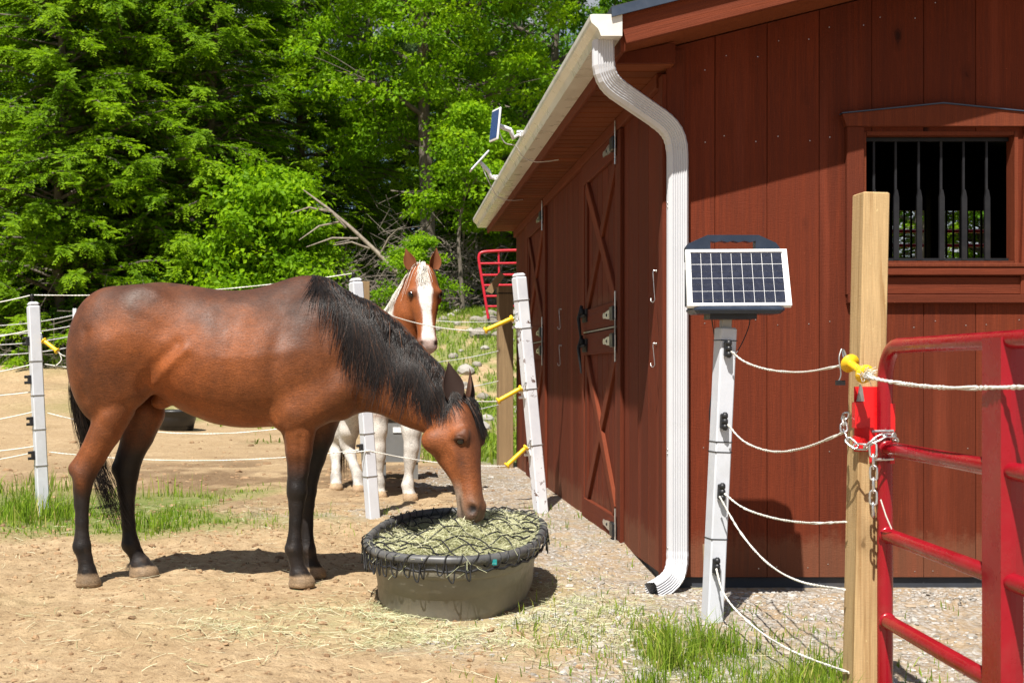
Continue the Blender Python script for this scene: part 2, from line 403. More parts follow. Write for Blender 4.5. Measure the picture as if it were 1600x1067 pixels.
gcol = t.ramp(t.math('FRACT', t.math('MULTIPLY', vo.outputs['Color'], 3.7)), [(0.0, (0.20, 0.185, 0.165)), (0.35, (0.35, 0.33, 0.30)), (0.7, (0.47, 0.45, 0.425)), (1.0, (0.32, 0.28, 0.23))])
gcol = t.mix(t.ramp(vo.outputs['Distance'], [(0.35, 0.0), (0.75, 0.7)]), gcol, (0.25, 0.18, 0.11))
gf = t.math('MULTIPLY', t.attr('gravel'), t.ramp(t.noise(v, 5, 5, 0.65), [(0.38, 0.25), (0.58, 0.95)]))
c = t.mix(gf, c, gcol)
c = t.mix(t.math('MULTIPLY', t.attr('hay'), t.ramp(t.noise(v, 9, 6, 0.7), [(0.4, 0.15), (0.62, 0.8)])), c, (0.40, 0.36, 0.19))
c = t.mix(t.math('MULTIPLY', t.attr('grass'), t.ramp(n_m, [(0.3, 0.45), (0.6, 0.9)])), c, t.ramp(n_f, [(0.3, (0.075, 0.125, 0.022)), (0.7, (0.15, 0.22, 0.045))]))
c = t.mix(t.attr('forest'), c, t.ramp(n_m, [(0.3, (0.045, 0.032, 0.018)), (0.7, (0.12, 0.085, 0.05))]))
hh = t.mix(0.4, n_m, n_f); nb = t.bump(hh, 0.9, 0.03); nb = t.bump(t.math('MULTIPLY', vo.outputs['Distance'], gf), 0.6, -0.012, nb)
M['earth'] = t.fin(c, 0.95, 0, nb, 0.15)
ground = structure(put('ground', ground_me, mat=M['earth']))

def gz_at(x, y): return gh(x, y) + rough_h(np.asarray(x, float), np.asarray(y, float))

# ------------------------------------------------------------------ leaves and blades
def leaf_mat(name, stops, trans=0.35, rough=0.55, spec=0.14):
    t = NT(name); c = t.ramp(t.attr('var'), stops)
    v = t.coord('Object'); c = t.mix(t.ramp(t.noise(v, 0.55, 3), [(0.35, 0.0), (0.7, 0.5)]), c, t.mix(0.45, c, stops[-1][1]))
    t.fin(c, rough, 0, None, spec)
    tr = t.node('ShaderNodeBsdfTranslucent'); t.lk(t.mix(0.5, c, t.mix(1.0, c, (1.25, 1.3, 0.6), 'MULTIPLY')), tr.inputs['Color'])
    mx = t.node('ShaderNodeMixShader'); mx.inputs[0].default_value = trans
    t.lk(t.b.outputs[0], mx.inputs[1]); t.lk(tr.outputs[0], mx.inputs[2]); t.lk(mx.outputs[0], t.out.inputs['Surface'])
    return t.m
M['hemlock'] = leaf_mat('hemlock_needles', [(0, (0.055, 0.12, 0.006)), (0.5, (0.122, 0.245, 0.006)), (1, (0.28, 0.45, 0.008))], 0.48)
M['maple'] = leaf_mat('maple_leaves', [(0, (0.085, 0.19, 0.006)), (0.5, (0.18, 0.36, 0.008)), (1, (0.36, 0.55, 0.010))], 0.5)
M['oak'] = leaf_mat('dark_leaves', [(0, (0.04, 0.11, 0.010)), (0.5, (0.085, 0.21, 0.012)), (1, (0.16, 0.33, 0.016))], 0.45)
M['pine_needles'] = leaf_mat('pine_needles', [(0, (0.030, 0.062, 0.030)), (0.5, (0.065, 0.12, 0.045)), (1, (0.14, 0.20, 0.07))], 0.2)
M['grass'] = leaf_mat('grass_blades', [(0, (0.08, 0.16, 0.010)), (0.6, (0.17, 0.30, 0.016)), (0.85, (0.28, 0.40, 0.03)), (1, (0.50, 0.42, 0.16))], 0.38)
M['hay'] = leaf_mat('dry_hay', [(0, (0.29, 0.32, 0.16)), (0.5, (0.52, 0.53, 0.32)), (1, (0.72, 0.69, 0.50))], 0.2, 0.7)
t = NT('bark'); v = t.coord('Object', (6, 6, 1.2), True); nn = t.noise(v, 2.5, 7, 0.7)
M['bark'] = t.fin(t.ramp(nn, [(0.3, (0.06, 0.048, 0.037)), (0.6, (0.17, 0.145, 0.12)), (0.8, (0.28, 0.25, 0.21))]), 0.9, 0, t.bump(nn, 0.8, 0.03), 0.2)
t = NT('dead_wood'); v = t.coord('Object', (4, 4, 2), True); nn = t.noise(v, 3, 6, 0.7)
M['deadwood'] = t.fin(t.ramp(nn, [(0.3, (0.16, 0.125, 0.095)), (0.7, (0.38, 0.33, 0.27))]), 0.9, 0, t.bump(nn, 0.5, 0.02), 0.2)

def unit(a): return a / np.maximum(np.linalg.norm(a, axis=-1, keepdims=True), 1e-9)
def leaf_mesh(name, C, D, N, L, W, var, mat, fold=0.18):
    """diamond leaves: C base, D long axis, N face normal"""
    D = unit(D); S = unit(np.cross(D, N)); N = np.cross(S, D); L = np.asarray(L)[:, None]; W = np.asarray(W)[:, None]
    mid = C + D * L * 0.5
    V = np.stack([C, mid + S * W * 0.5 + N * W * fold, C + D * L - N * L * 0.06, mid - S * W * 0.5 + N * W * fold], 1).reshape(-1, 3)
    n = len(C); f = np.arange(n * 4).reshape(n, 4)
    me = mesh_np(name, V, f, False, {'var': np.repeat(var, 4)}); me.materials.append(mat); return me

def hemlock_meshes(seed, H, Rm, z0=0.04):
    g = rng(seed); tb = MB()
    tb.tube([(0.10 * math.sin(i * 1.3 + seed), 0.1 * math.cos(i * 0.9), H * i / 10) for i in range(11)], [0.011 * H * (1 - i / 10.5) + 0.015 for i in range(11)], 8)
    C, D, N, L, W, VAR = [], [], [], [], [], []
    z = z0 * H
    while z < H * 0.985:
        k = 8 if z < H * 0.7 else 6
        u = z / H
        for _ in range(k):
            az = g.uniform(0, 2 * math.pi); Ln = Rm * (min(1, (1 - u) * 1.35) ** 0.8) * g.uniform(0.62, 1.12) + 0.25
            zz = z + g.uniform(-0.5, 0.5); rise = g.uniform(0.05, 0.42); droop = g.uniform(0.25, 0.75)
            d0 = np.array([math.cos(az), math.sin(az), 0.0]); side = np.array([-d0[1], d0[0], 0])
            def P(s): return d0 * Ln * s + np.array([0, 0, zz + Ln * (rise * s * 1.4 - droop * s * s * 0.75)])
            if Ln > 0.7: tb.tube([P(s) for s in (0, 0.35, 0.7, 0.98)], [0.012 * Ln + 0.008, 0.009 * Ln + 0.006, 0.006 * Ln + 0.004, 0.004], 4, caps=False)
            lv = g.uniform(0.0, 0.35)
            nf = int(7 + Ln * 8.0)
            for j in range(nf):
                s = 0.22 + 0.78 * (j + g.uniform(0, 1)) / nf; b = P(s); sg = 1 if j % 2 else -1
                fl = (0.22 + 0.20 * (1 - s) * Ln ** 0.5 + g.uniform(0, 0.22))
                fd = d0 * g.uniform(0.45, 0.95) + side * sg * g.uniform(0.3, 0.95) * (1.1 - 0.6 * s) + np.array([0, 0, g.uniform(-0.6, 0.45)]); fd /= np.linalg.norm(fd)
                fs = np.cross(fd, [0, 0, 1]); fs /= np.linalg.norm(fs); nb = max(6, int(fl / 0.07))
                q = np.linspace(0.05, 1, nb); qs = np.repeat(q, 2); sgn = np.tile([1, -1], nb)
                base = b + fd * (qs * fl)[:, None] + np.array([0, 0, -1.0]) * (qs ** 2 * fl * 0.28)[:, None]
                dirs = fd * 0.75 + fs * sgn[:, None] * g.uniform(0.5, 1.0, (len(qs), 1)) + np.array([0, 0, -0.25]) + g.normal(0, 0.12, (len(qs), 3))
                C.append(base); D.append(dirs); N.append(np.array([0, 0, 0.7]) + d0 * 0.8 + g.normal(0, 0.42, (len(qs), 3)))
                L.append((0.08 + 0.10 * (1 - qs * 0.75)) * g.uniform(0.8, 1.25, len(qs))); W.append(np.full(len(qs), 0.050) * g.uniform(0.7, 1.3, len(qs)))
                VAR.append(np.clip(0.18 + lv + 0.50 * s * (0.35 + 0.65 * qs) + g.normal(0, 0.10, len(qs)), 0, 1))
        z += 0.40 if u < 0.75 else 0.3
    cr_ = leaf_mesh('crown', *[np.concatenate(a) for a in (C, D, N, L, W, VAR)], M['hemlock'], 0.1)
    return tb.mesh('trunk', M['bark']), cr_

def broadleaf_meshes(seed, H, Rm, z0, leaf=0.15, nclump=420, per=62, mat='maple', trunk_r=None, layered=0.45):
    g = rng(seed); tb = MB(); tr = trunk_r or 0.013 * H
    path = [np.array([0.25 * math.sin(i * 0.8 + seed) * i / 8, 0.2 * math.cos(i * 1.1 + seed) * i / 8, H * 0.93 * i / 8]) for i in range(9)]
    tb.tube(path, [tr * (1.25 if i == 0 else 1) * (1 - 0.85 * i / 8) for i in range(9)], 9)
    C, D, N, L, W, VAR = [], [], [], [], [], []
    tips = []
    nl = max(9, int(nclump / 16))
    for i in range(nl):
        u = z0 / H + (1 - z0 / H) * ((i + 0.5) / nl); k = u * 8 / 0.93; i0 = min(7, int(k)); b = path[i0] * (1 - (k - i0)) + path[min(8, i0 + 1)] * (k - i0) if k < 8 else path[8]
        az = i * 2.4 + g.uniform(-0.5, 0.5); rel = (u - z0 / H) / (1 - z0 / H)
        Ln = Rm * math.sin(math.pi * min(0.97, 0.22 + 0.72 * rel)) ** 0.75 * g.uniform(0.72, 1.1)
        upw = 0.15 + 0.65 * rel
        d0 = np.array([math.cos(az), math.sin(az), upw]); d0 /= np.linalg.norm(d0)
        P = lambda s: b + d0 * Ln * s + np.array([0, 0, 0.10 * Ln * math.sin(s * 2.5)])
        tb.tube([P(s) for s in (0, 0.3, 0.65, 1)], [tr * 0.34, tr * 0.24, tr * 0.14, tr * 0.04], 5, caps=False)
        for j in range(16):
            s = g.uniform(0.30, 1.02) ** 0.8; sp = Ln * 0.36 * (1.15 - 0.5 * s)
            tip = P(s) + g.normal(0, 1, 3) * np.array([sp, sp, sp * 0.5])
            tips.append(tip); tb.tube([P(max(0, s - 0.15)), (P(s) + tip) / 2 + np.array([0, 0, 0.05]), tip], [tr * 0.08, tr * 0.05, tr * 0.02], 3, caps=False)
    for tip in tips[:nclump + 80]:
        r_ = g.uniform(0.28, 0.62) * (leaf / 0.15) ** 0.6; n = int(per * g.uniform(0.6, 1.3)); lv = g.uniform(-0.2, 0.42)
        p = g.normal(0, 1, (n, 3)); p = unit(p) * (g.uniform(0, 1, (n, 1)) ** 0.45) * np.array([1.15, 1.15, layered]) * r_
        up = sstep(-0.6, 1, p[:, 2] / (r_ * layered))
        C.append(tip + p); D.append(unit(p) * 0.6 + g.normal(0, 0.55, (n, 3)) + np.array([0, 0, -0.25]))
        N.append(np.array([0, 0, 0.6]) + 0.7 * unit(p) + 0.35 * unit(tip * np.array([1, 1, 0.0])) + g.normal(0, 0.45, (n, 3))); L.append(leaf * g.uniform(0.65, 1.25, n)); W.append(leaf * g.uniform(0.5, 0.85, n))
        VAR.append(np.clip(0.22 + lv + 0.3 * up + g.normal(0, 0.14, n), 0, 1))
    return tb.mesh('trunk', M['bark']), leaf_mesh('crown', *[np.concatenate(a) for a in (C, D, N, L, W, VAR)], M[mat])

def pine_meshes(seed, H, Rm, z0):
    g = rng(seed); tb = MB()
    tb.tube([(0.15 * math.sin(i + seed), 0.1 * math.cos(i * 1.2), H * i / 8) for i in range(9)], [0.012 * H * (1 - i / 8.6) for i in range(9)], 8)
    C, D, N, L, W, VAR = [], [], [], [], [], []
    z = z0
    while z < H * 0.98:
        u = (z - z0) / (H - z0)
        for k in range(6):
            az = g.uniform(0, 6.283); Ln = (Rm * (1 - u) ** 0.6 + 0.4) * g.uniform(0.6, 1.1); d0 = np.array([math.cos(az), math.sin(az), 0]); zz = z + g.uniform(-0.3, 0.3)
            P = lambda s: d0 * Ln * s + np.array([0, 0, zz + Ln * (0.08 * s + 0.12 * s * s)])
            tb.tube([P(0), P(0.5), P(1)], [0.01 * Ln + 0.012, 0.008 * Ln + 0.006, 0.006], 4, caps=False)
            for j in range(int(6 + Ln * 5)):
                s = 0.35 + 0.65 * g.uniform(0, 1); tip = P(s) + g.normal(0, 1, 3) * np.array([0.24, 0.24, 0.08]) * Ln * 0.5
                n = 26; dd = unit(g.normal(0, 1, (n, 3)) + np.array([0, 0, 0.55]) + d0 * 0.8)
                C.append(np.repeat(tip[None], n, 0) + g.normal(0, 0.07, (n, 3))); D.append(dd); N.append(g.normal(0, 1, (n, 3)) + np.array([0, 0, 1.0]))
                L.append(g.uniform(0.13, 0.25, n)); W.append(g.uniform(0.02, 0.035, n)); VAR.append(np.clip(g.uniform(0.1, 0.65) + dd[:, 2] * 0.25 + g.normal(0, 0.1, n), 0, 1))
        z += g.uniform(0.5, 0.8)
    return tb.mesh('trunk', M['bark']), leaf_mesh('crown', *[np.concatenate(a) for a in (C, D, N, L, W, VAR)], M['pine_needles'], 0.05)

hem1 = hemlock_meshes(1, 21, 5.2); hem2 = hemlock_meshes(5, 17, 4.2)
map1 = broadleaf_meshes(2, 16.0, 4.6, 4.4, 0.15, 640, 120, 'maple', 0.26, 0.5)
map2 = broadleaf_meshes(9, 6.4, 1.7, 2.6, 0.15, 150, 55, 'maple', 0.085)
oak1 = broadleaf_meshes(4, 19.0, 5.0, 3.0, 0.2, 460, 60, 'oak', 0.26)
pin1 = pine_meshes(3, 22, 3.6, 6.0)
bush1 = broadleaf_meshes(12, 3.4, 1.5, 0.25, 0.15, 150, 52, 'maple', 0.03)
bush2 = broadleaf_meshes(15, 2.2, 1.3, 0.15, 0.14, 110, 48, 'oak', 0.025)

def tree(name, meshes, label, cat, px, d, group=None, sc=1.0, rz=0.0, sz=None, sink=0.1):
    x = (px - CX) * d / F; z = float(gh(x, d)) - sink
    r = thing(name, label, cat, (x, d, z), group)
    Mx = Matrix.Translation((x, d, z)) @ Matrix.Rotation(rz, 4, 'Z') @ Matrix.Diagonal((sc, sc, sz or sc, 1))
    put('trunk', meshes[0], r, matrix=Mx); put('crown', meshes[1], r, matrix=Mx)
    return r
tree('hemlock_tree', hem1, 'huge feathery yellow-green hemlock with drooping sprays behind the bay horse', 'tree', 205, 37, sc=1.0, rz=0.4)
tree('hemlock_tree', hem2, 'hemlock at the treeline beside the end of the white rope fence', 'tree', -35, 38, sc=1.1, rz=2.0)
tree('hemlock_tree', hem2, 'slender hemlock between the huge hemlock and the bright maple', 'tree', 468, 40, sc=0.92, rz=1.1)
tree('hemlock_tree', hem2, 'bushy hemlock growing beside the huge hemlock, towards the tail post', 'tree', 95, 35.5, sc=1.02, rz=3.3)
tree('hemlock_tree', hem2, 'bushy hemlock growing beside the huge hemlock, behind the bay horse back', 'tree', 335, 36.5, sc=0.95, rz=5.1)
tree('maple_tree', map1, 'tall bright green maple with a bare grey lower trunk above the brush', 'tree', 668, 35, rz=0.3)
tree('maple_sapling', map2, 'young maple with a thin pale trunk and small round crown beside the gutter', 'tree', 722, 31, sc=0.82, rz=0.5)
tree('oak_tree', oak1, 'dark leafy tree showing above the barn gutter beside the bright maple', 'tree', 862, 44, rz=1.0)
tree('pine_tree', pin1, 'tall blue-green pine with open layered branches behind the slender hemlock', 'tree', 432, 46, rz=0.2)
tree('pine_tree', pin1, 'tall pine with pale needles rising behind the top of the bright maple', 'tree', 575, 47, sc=1.12, rz=2.2)
for i, (px, d, ms, sc, rz) in enumerate([(-140, 50, oak1, 1.0, 0.5), (-20, 52, oak1, 1.1, 1.5), (95, 54, oak1, 1.12, 2.5), (195, 57, hem1, 1.2, 3.0), (300, 51, oak1, 0.98, 3.6),
        (620, 55, oak1, 0.66, 5.0), (745, 52, hem1, 1.0, 1.9), (640, 44, hem2, 0.5, 0.6), (715, 43, hem2, 0.5, 2.7), (785, 45, hem2, 0.55, 4.1), (560, 45, hem2, 0.55, 5.3), (400, 50, hem2, 0.6, 3.3), (800, 57, oak1, 0.98, 0.2), (1010, 50, hem2, 1.0, 1.0), (1110, 52, oak1, 0.9, 4.4), (1440, 40, oak1, 0.9, 1.4), (1540, 42, hem1, 0.9, 2.4)]):
    tree('forest_tree', ms, 'tall dark forest tree standing behind the front row of trees', 'tree', px, d, 'forest trees behind the treeline', sc=sc, rz=rz)
for px, d, ms, sc, rz, lab in [(440, 32.5, bush1, 1.08, 0.0, 'bright green maple bush above the bay horse withers'),
        (402, 33.5, bush1, 1.3, 2.0, 'tall leafy bush under the branches of the huge hemlock, beside the maple bush'),
        (498, 33.5, bush1, 0.62, 4.0, 'bright leafy bush behind the fallen grey tree'),
        (650, 30.5, bush1, 0.55, 1.0, 'small bright bush with new leaves behind the paint horse ears'),
        (60, 38, bush2, 1.1, 2.0, 'low dark bush under the treeline behind the white fence post'),
        (-8, 37, bush1, 0.9, 1.0, 'bushy sapling at the treeline beyond the end of the far fence'),
        (150, 36, bush2, 0.9, 3.0, 'low dark bush at the foot of the huge hemlock'),
        (330, 35, bush2, 1.1, 5.0, 'low bush among dead twigs behind the bay horse back')]:
    o = tree('bush', ms, lab, 'bush', px, d, sc=sc, rz=rz)

# dead fallen tree and brush
dt = thing('dead_tree', 'leaning fallen grey dead tree with bare branches above the brush pile', 'dead tree', at(622, 428, 31))
a0, a1 = Vector(at(622, 428, 31)), Vector(at(474, 298, 31.3))
mb = MB(); mb.tube([a0.lerp(a1, s) + Vector((0, 0, 0.12 * math.sin(s * 3))) for s in (0, .25, .5, .75, 1)], [0.062, 0.055, 0.045, 0.034, 0.015], 7)
mb.build('trunk', M['deadwood'], dt)
for i, (s, dx, dz) in enumerate([(.3, -.9, .05), (.42, -1.3, -.25), (.55, -.7, .5), (.62, -1.0, -.5), (.75, -.9, -.1), (.2, .5, .7), (.15, .8, .35)]):
    b = a0.lerp(a1, s); mb = MB(); mb.tube([b, b + Vector((dx * .5, -.2, dz * .5 + .12)), b + Vector((dx, -.35, dz))], [0.032, 0.024, 0.008], 5); mb.build('branch', M['deadwood'], dt)
g = rng(33); mb = MB()
for i in range(1300):
    px = g.choice([g.uniform(520, 770), g.uniform(250, 560), g.uniform(610, 770), g.uniform(0, 250)]); d = g.uniform(31.5, 36.5); x = (px - CX) * d / F; z = float(gh(x, d))
    base = np.array([x, d, z + abs(g.normal(0, 0.8)) * (1.3 if px > 520 else 0.7)]); dr = unit(g.normal(0, 1, 3) * np.array([1, .6, .75])); Ln = g.uniform(0.4, 1.9)
    b1 = base + dr * Ln * .5 + g.normal(0, .10, 3); b2 = base + dr * Ln + g.normal(0, .18, 3); r_ = g.choice([0.006, 0.009, 0.013, 0.02])
    mb.tube([base, b1, b2], [r_, r_ * .8, r_ * .3], 3, caps=False, smooth=False)
tag(mb.build('brush', M['bark']), 'tangle of dead grey twigs and brush at the forest edge', 'brush', kind='stuff')

# ------------------------------------------------------------------ grass, hay litter, gravel, clods
def blades(name, X, Y, h, w, g, mat, lean=0.35, varlo=0.0, varhi=0.9):
    n = len(X); Z = gz_at(X, Y) - 0.006; az = g.uniform(0, 6.283, n); ln = np.abs(g.normal(0, lean, n)) * h
    fc = g.uniform(0, 6.283, n); S = np.stack([np.cos(fc), np.sin(fc), 0 * fc], 1) * (w / 2)[:, None]
    d = np.stack([np.cos(az), np.sin(az), 0 * az], 1)
    B = np.stack([X, Y, Z], 1); Mi = B + d * (ln * .35)[:, None] + np.array([0, 0, 1]) * (h * .58)[:, None]; T = B + d * ln[:, None] + np.array([0, 0, 1]) * (h * np.clip(1 - (ln / h) * .25, .5, 1))[:, None]
    V = np.stack([B - S, B + S, Mi + S * .8, Mi - S * .8, T], 1).reshape(-1, 3); k = np.arange(n) * 5
    Fc = np.concatenate([np.stack([k, k + 1, k + 2], 1), np.stack([k, k + 2, k + 3], 1), np.stack([k + 3, k + 2, k + 4], 1)])
    var = np.repeat(np.clip(g.uniform(varlo, varhi, n), 0, 1), 5); var[4::5] = np.clip(var[4::5] + 0.08, 0, 1)
    return put(name, mesh_np(name, V, Fc, False, {'var': var}), mat=mat)
g = rng(50)
def scatter(n, x0, x1, y0, y1, dens, g):
    X = g.uniform(x0, x1, n); Y = g.uniform(y0, y1, n); k = g.uniform(0, 1, n) < dens(X, Y); return X[k], Y[k]
clump = lambda X, Y, s, seed: sstep(0.42, 0.62, fbm(X * s, Y * s, 0, seed, 3))
def near_d(x, y):
    r2 = ((x - 1.28) / .42) ** 2 + ((y - 4.45) / .62) ** 2; c1 = sstep(.44, .62, fbm(x * 5.5, y * 5.5, 0, 91, 3)); c2 = sstep(.45, .6, fbm(x * 14, y * 14, 0, 191, 2))
    return np.exp(-r2) * (.2 + .8 * c1) * (.45 + .55 * c2) + .02 * c2
X, Y = scatter(80000, 0.2, 2.3, 3.7, 5.6, near_d, g); hh_ = near_d(X, Y)
o = blades('grass', X, Y, g.uniform(0.03, 0.10, len(X)) * (0.45 + 1.7 * np.clip(hh_ * 1.2, 0, 1)) * g.choice([.6, 1, 1, 1.35], len(X)), g.uniform(0.0025, 0.006, len(X)), g, M['grass'], .5, 0, 1.0); tag(o, 'bright tuft of green grass at the foot of the solar charger post', 'grass', kind='stuff')
X, Y = scatter(60000, -5.0, -0.7, 7.0, 11.3, lambda x, y: masks(x, y)[1] ** 1.5 * (0.03 + 0.45 * clump(x, y, 2.6, 92) ** 2), g)
o = blades('grass', X, Y, g.uniform(0.03, 0.15, len(X)) * (0.35 + 1.2 * clump(X, Y, 2.6, 96)), g.uniform(0.004, 0.010, len(X)), g, M['grass'], .5, 0, 1.0); tag(o, 'strip of tall green grass along the rope fence behind the bay horse', 'grass', kind='stuff')
X, Y = scatter(9000, -1.6, 1.0, 7.5, 9.4, lambda x, y: masks(x, y)[1] * clump(x, y, 4, 93), g)
X2, Y2 = scatter(5200, 0.25, 2.6, 4.2, 9.5, lambda x, y: sstep(0.64, 0.74, fbm(x * 3.1, y * 3.1, 0, 94, 3)) * (x < 1.38 + 9 * (y < 6.0)) + 0.25 * np.exp(-((x - 1.36) / 0.07) ** 2) * (y > 6.2) * (x < 1.4) + 0.35 * np.exp(-(((x - .75) / .25) ** 2 + ((y - 5.6) / .5) ** 2)), g)
X, Y = np.concatenate([X, X2]), np.concatenate([Y, Y2])
o = blades('grass', X, Y, g.uniform(0.02, 0.075, len(X)), g.uniform(0.003, 0.007, len(X)), g, M['grass']); tag(o, 'sparse short weeds sprouting through gravel and dirt', 'weeds', kind='stuff')
X, Y = scatter(90000, -3.0, 6, 13.0, 33, lambda x, y: masks(x, y)[1] * (0.35 + 0.65 * clump(x, y, 0.9, 97)), g)
o = blades('grass', X, Y, g.uniform(0.05, 0.2, len(X)), g.uniform(0.012, 0.032, len(X)), g, M['grass'], .6); tag(o, 'green grass growing over the stony bank behind the barn', 'grass', kind='stuff')
X, Y = scatter(30000, -16, -2.5, 33, 43, lambda x, y: masks(x, y)[1], g)
o = blades('grass', X, Y, g.uniform(0.15, 0.45, len(X)), g.uniform(0.03, 0.06, len(X)), g, M['grass']); tag(o, 'far strip of meadow grass along the foot of the forest', 'grass', kind='stuff')

def straws(C, az, pitch, L, w, g, bend=0.25):
    n = len(C); d = np.stack([np.cos(az) * np.cos(pitch), np.sin(az) * np.cos(pitch), np.sin(pitch)], 1); s = unit(np.cross(d, np.array([0, 0, 1.0]) + g.normal(0, 0.35, (n, 3))))
    bd = unit(np.cross(d, s)) * (g.normal(0, bend, n) * L)[:, None] * 0.5 + s * (g.normal(0, bend, n) * L)[:, None] * 0.6
    P = [C - d * (L / 2)[:, None], C + bd * .7 - d * (L / 6)[:, None], C + bd * .7 + d * (L / 6)[:, None], C + d * (L / 2)[:, None]]
    V = np.stack([q for p in P for q in (p - s * (w / 2)[:, None], p + s * (w / 2)[:, None])], 1).reshape(-1, 3); k = np.arange(n) * 8
    Fc = np.concatenate([np.stack([k + 2 * i, k + 2 * i + 1, k + 2 * i + 3, k + 2 * i + 2], 1) for i in range(3)]); return V, Fc
X, Y = scatter(60000, -1.5, 1.6, 4.0, 6.6, lambda x, y: masks(x, y)[3] * (0.12 + 0.88 * clump(x, y, 3, 98)) * 0.55 + 0.012, g)
n = len(X); C = np.stack([X, Y, gz_at(X, Y) + 0.004 + np.abs(g.normal(0, 0.006, n))], 1)
V, Fc = straws(C, g.uniform(0, 6.283, n), g.normal(0, 0.12, n), g.uniform(0.025, 0.12, n), g.uniform(0.0012, 0.0026, n), g, 0.12)
o = put('hay_litter', mesh_np('hay_litter', V, Fc, False, {'var': np.repeat(g.uniform(0, 1, n), 8)}), mat=M['hay']); tag(o, 'spilled hay strands scattered over the dirt around the feed tub', 'hay', kind='stuff')
X, Y = scatter(2600, -3.2, 1.2, 3.9, 9.5, lambda x, y: 0 * x + 0.5, g); n = len(X); C = np.stack([X, Y, gz_at(X, Y) + 0.006], 1)
V, Fc = straws(C, g.uniform(0, 6.283, n), g.normal(0, 0.1, n), g.uniform(0.03, 0.14, n), g.uniform(0.0014, 0.0028, n), g, 0.1)
o = put('straw_litter', mesh_np('straw_litter', V, Fc, False, {'var': np.repeat(g.uniform(0.6, 1, n), 8)}), mat=M['hay']); tag(o, 'single dry straws lying on the bare dirt', 'straw', kind='stuff')

ICO = None
def ico():
    global ICO
    if ICO is None:
        p = (1 + 5 ** .5) / 2
        v = np.array([(-1, p, 0), (1, p, 0), (-1, -p, 0), (1, -p, 0), (0, -1, p), (0, 1, p), (0, -1, -p), (0, 1, -p), (p, 0, -1), (p, 0, 1), (-p, 0, -1), (-p, 0, 1)], float)
        f = np.array([(0, 11, 5), (0, 5, 1), (0, 1, 7), (0, 7, 10), (0, 10, 11), (1, 5, 9), (5, 11, 4), (11, 10, 2), (10, 7, 6), (7, 1, 8), (3, 9, 4), (3, 4, 2), (3, 2, 6), (3, 6, 8), (3, 8, 9), (4, 9, 5), (2, 4, 11), (6, 2, 10), (8, 6, 7), (9, 8, 1)])
        ICO = (unit(v), f)
    return ICO
def pebbles(name, X, Y, r, g, mat, flat=0.6):
    v, f = ico(); n = len(X); a = g.uniform(0, 6.283, n); sc = np.stack([r * g.uniform(.7, 1.3, n), r * g.uniform(.7, 1.3, n), r * flat * g.uniform(.6, 1.2, n)], 1)
    P = v[None] * (1 + g.normal(0, 0.14, (n, 12, 1))) * sc[:, None]; ca, sa = np.cos(a)[:, None], np.sin(a)[:, None]
    Q = np.stack([P[..., 0] * ca - P[..., 1] * sa, P[..., 0] * sa + P[..., 1] * ca, P[..., 2]], 2) + np.stack([X, Y, gz_at(X, Y) + r * .05], 1)[:, None]
    return put(name, mesh_np(name, Q.reshape(-1, 3), (f[None] + (np.arange(n) * 12)[:, None, None]).reshape(-1, 3), False, {'var': np.repeat(g.uniform(0, 1, n), 12)}), mat=mat)
t = NT('gravel_stone'); v = t.coord('Object')
c = t.ramp(t.attr('var'), [(0, (0.17, 0.155, 0.135)), (0.3, (0.30, 0.28, 0.25)), (0.6, (0.40, 0.385, 0.365)), (0.85, (0.50, 0.485, 0.465)), (1, (0.34, 0.26, 0.18))])
nn = t.noise(v, 90, 4); c = t.mix(t.ramp(nn, [(0.4, 0), (0.7, 0.45)]), c, (0.30, 0.24, 0.17)); M['stone'] = t.fin(c, 0.9, 0, t.bump(nn, 0.4, 0.004), 0.2)
t = NT('dirt_clod'); v = t.coord('Object'); nn = t.noise(v, 60, 4)
M['clod'] = t.fin(t.mix(t.ramp(nn, [(0.35, 0), (0.7, 0.6)]), t.ramp(t.attr('var'), [(0, (0.15, 0.09, 0.05)), (1, (0.42, 0.28, 0.16))]), (0.26, 0.165, 0.09)), 0.95, 0, t.bump(nn, 0.5, 0.004), 0.15)
inbarn = lambda x, y: (x > 1.40) & (y > 6.13)
X, Y = scatter(42000, 0.1, 3.3, 3.9, 6.25, lambda x, y: masks(x, y)[0] * (0.25 + 0.75 * clump(x, y, 2.6, 99)) * 0.5 * ~inbarn(x, y), g)
X2, Y2 = scatter(24000, -0.3, 1.42, 5.6, 13, lambda x, y: masks(x, y)[0] * (0.2 + 0.8 * clump(x, y, 2.6, 90)) * 0.42, g)
X, Y = np.concatenate([X, X2]), np.concatenate([Y, Y2]); r_ = np.clip(g.lognormal(-5.25, 0.5, len(X)), 0.0025, 0.026)
o = pebbles('gravel', X, Y, r_, g, M['stone']); tag(o, 'pale grey gravel around the barn foundation', 'gravel', kind='stuff')
X, Y = scatter(5200, -3.2, 0.7, 3.9, 9.0, lambda x, y: 0.25 + 0.75 * clump(x, y, 2.0, 89), g); r_ = np.clip(g.lognormal(-5.0, 0.5, len(X)), 0.003, 0.022)
o = pebbles('dirt_clods', X, Y, r_, g, M['clod'], 0.7); tag(o, 'loose brown dirt clods on the trampled ground', 'dirt', kind='stuff')
X, Y = scatter(2600, -6, 1, 9.0, 18, lambda x, y: masks(x, y)[2] + 0.08, g); r_ = np.clip(g.lognormal(-4.2, 0.5, len(X)), 0.008, 0.05)
o = pebbles('manure_clods', X, Y, r_, g, M['clod'], 0.6); tag(o, 'dark churned clods across the paddock behind the rope fence', 'dirt', kind='stuff')

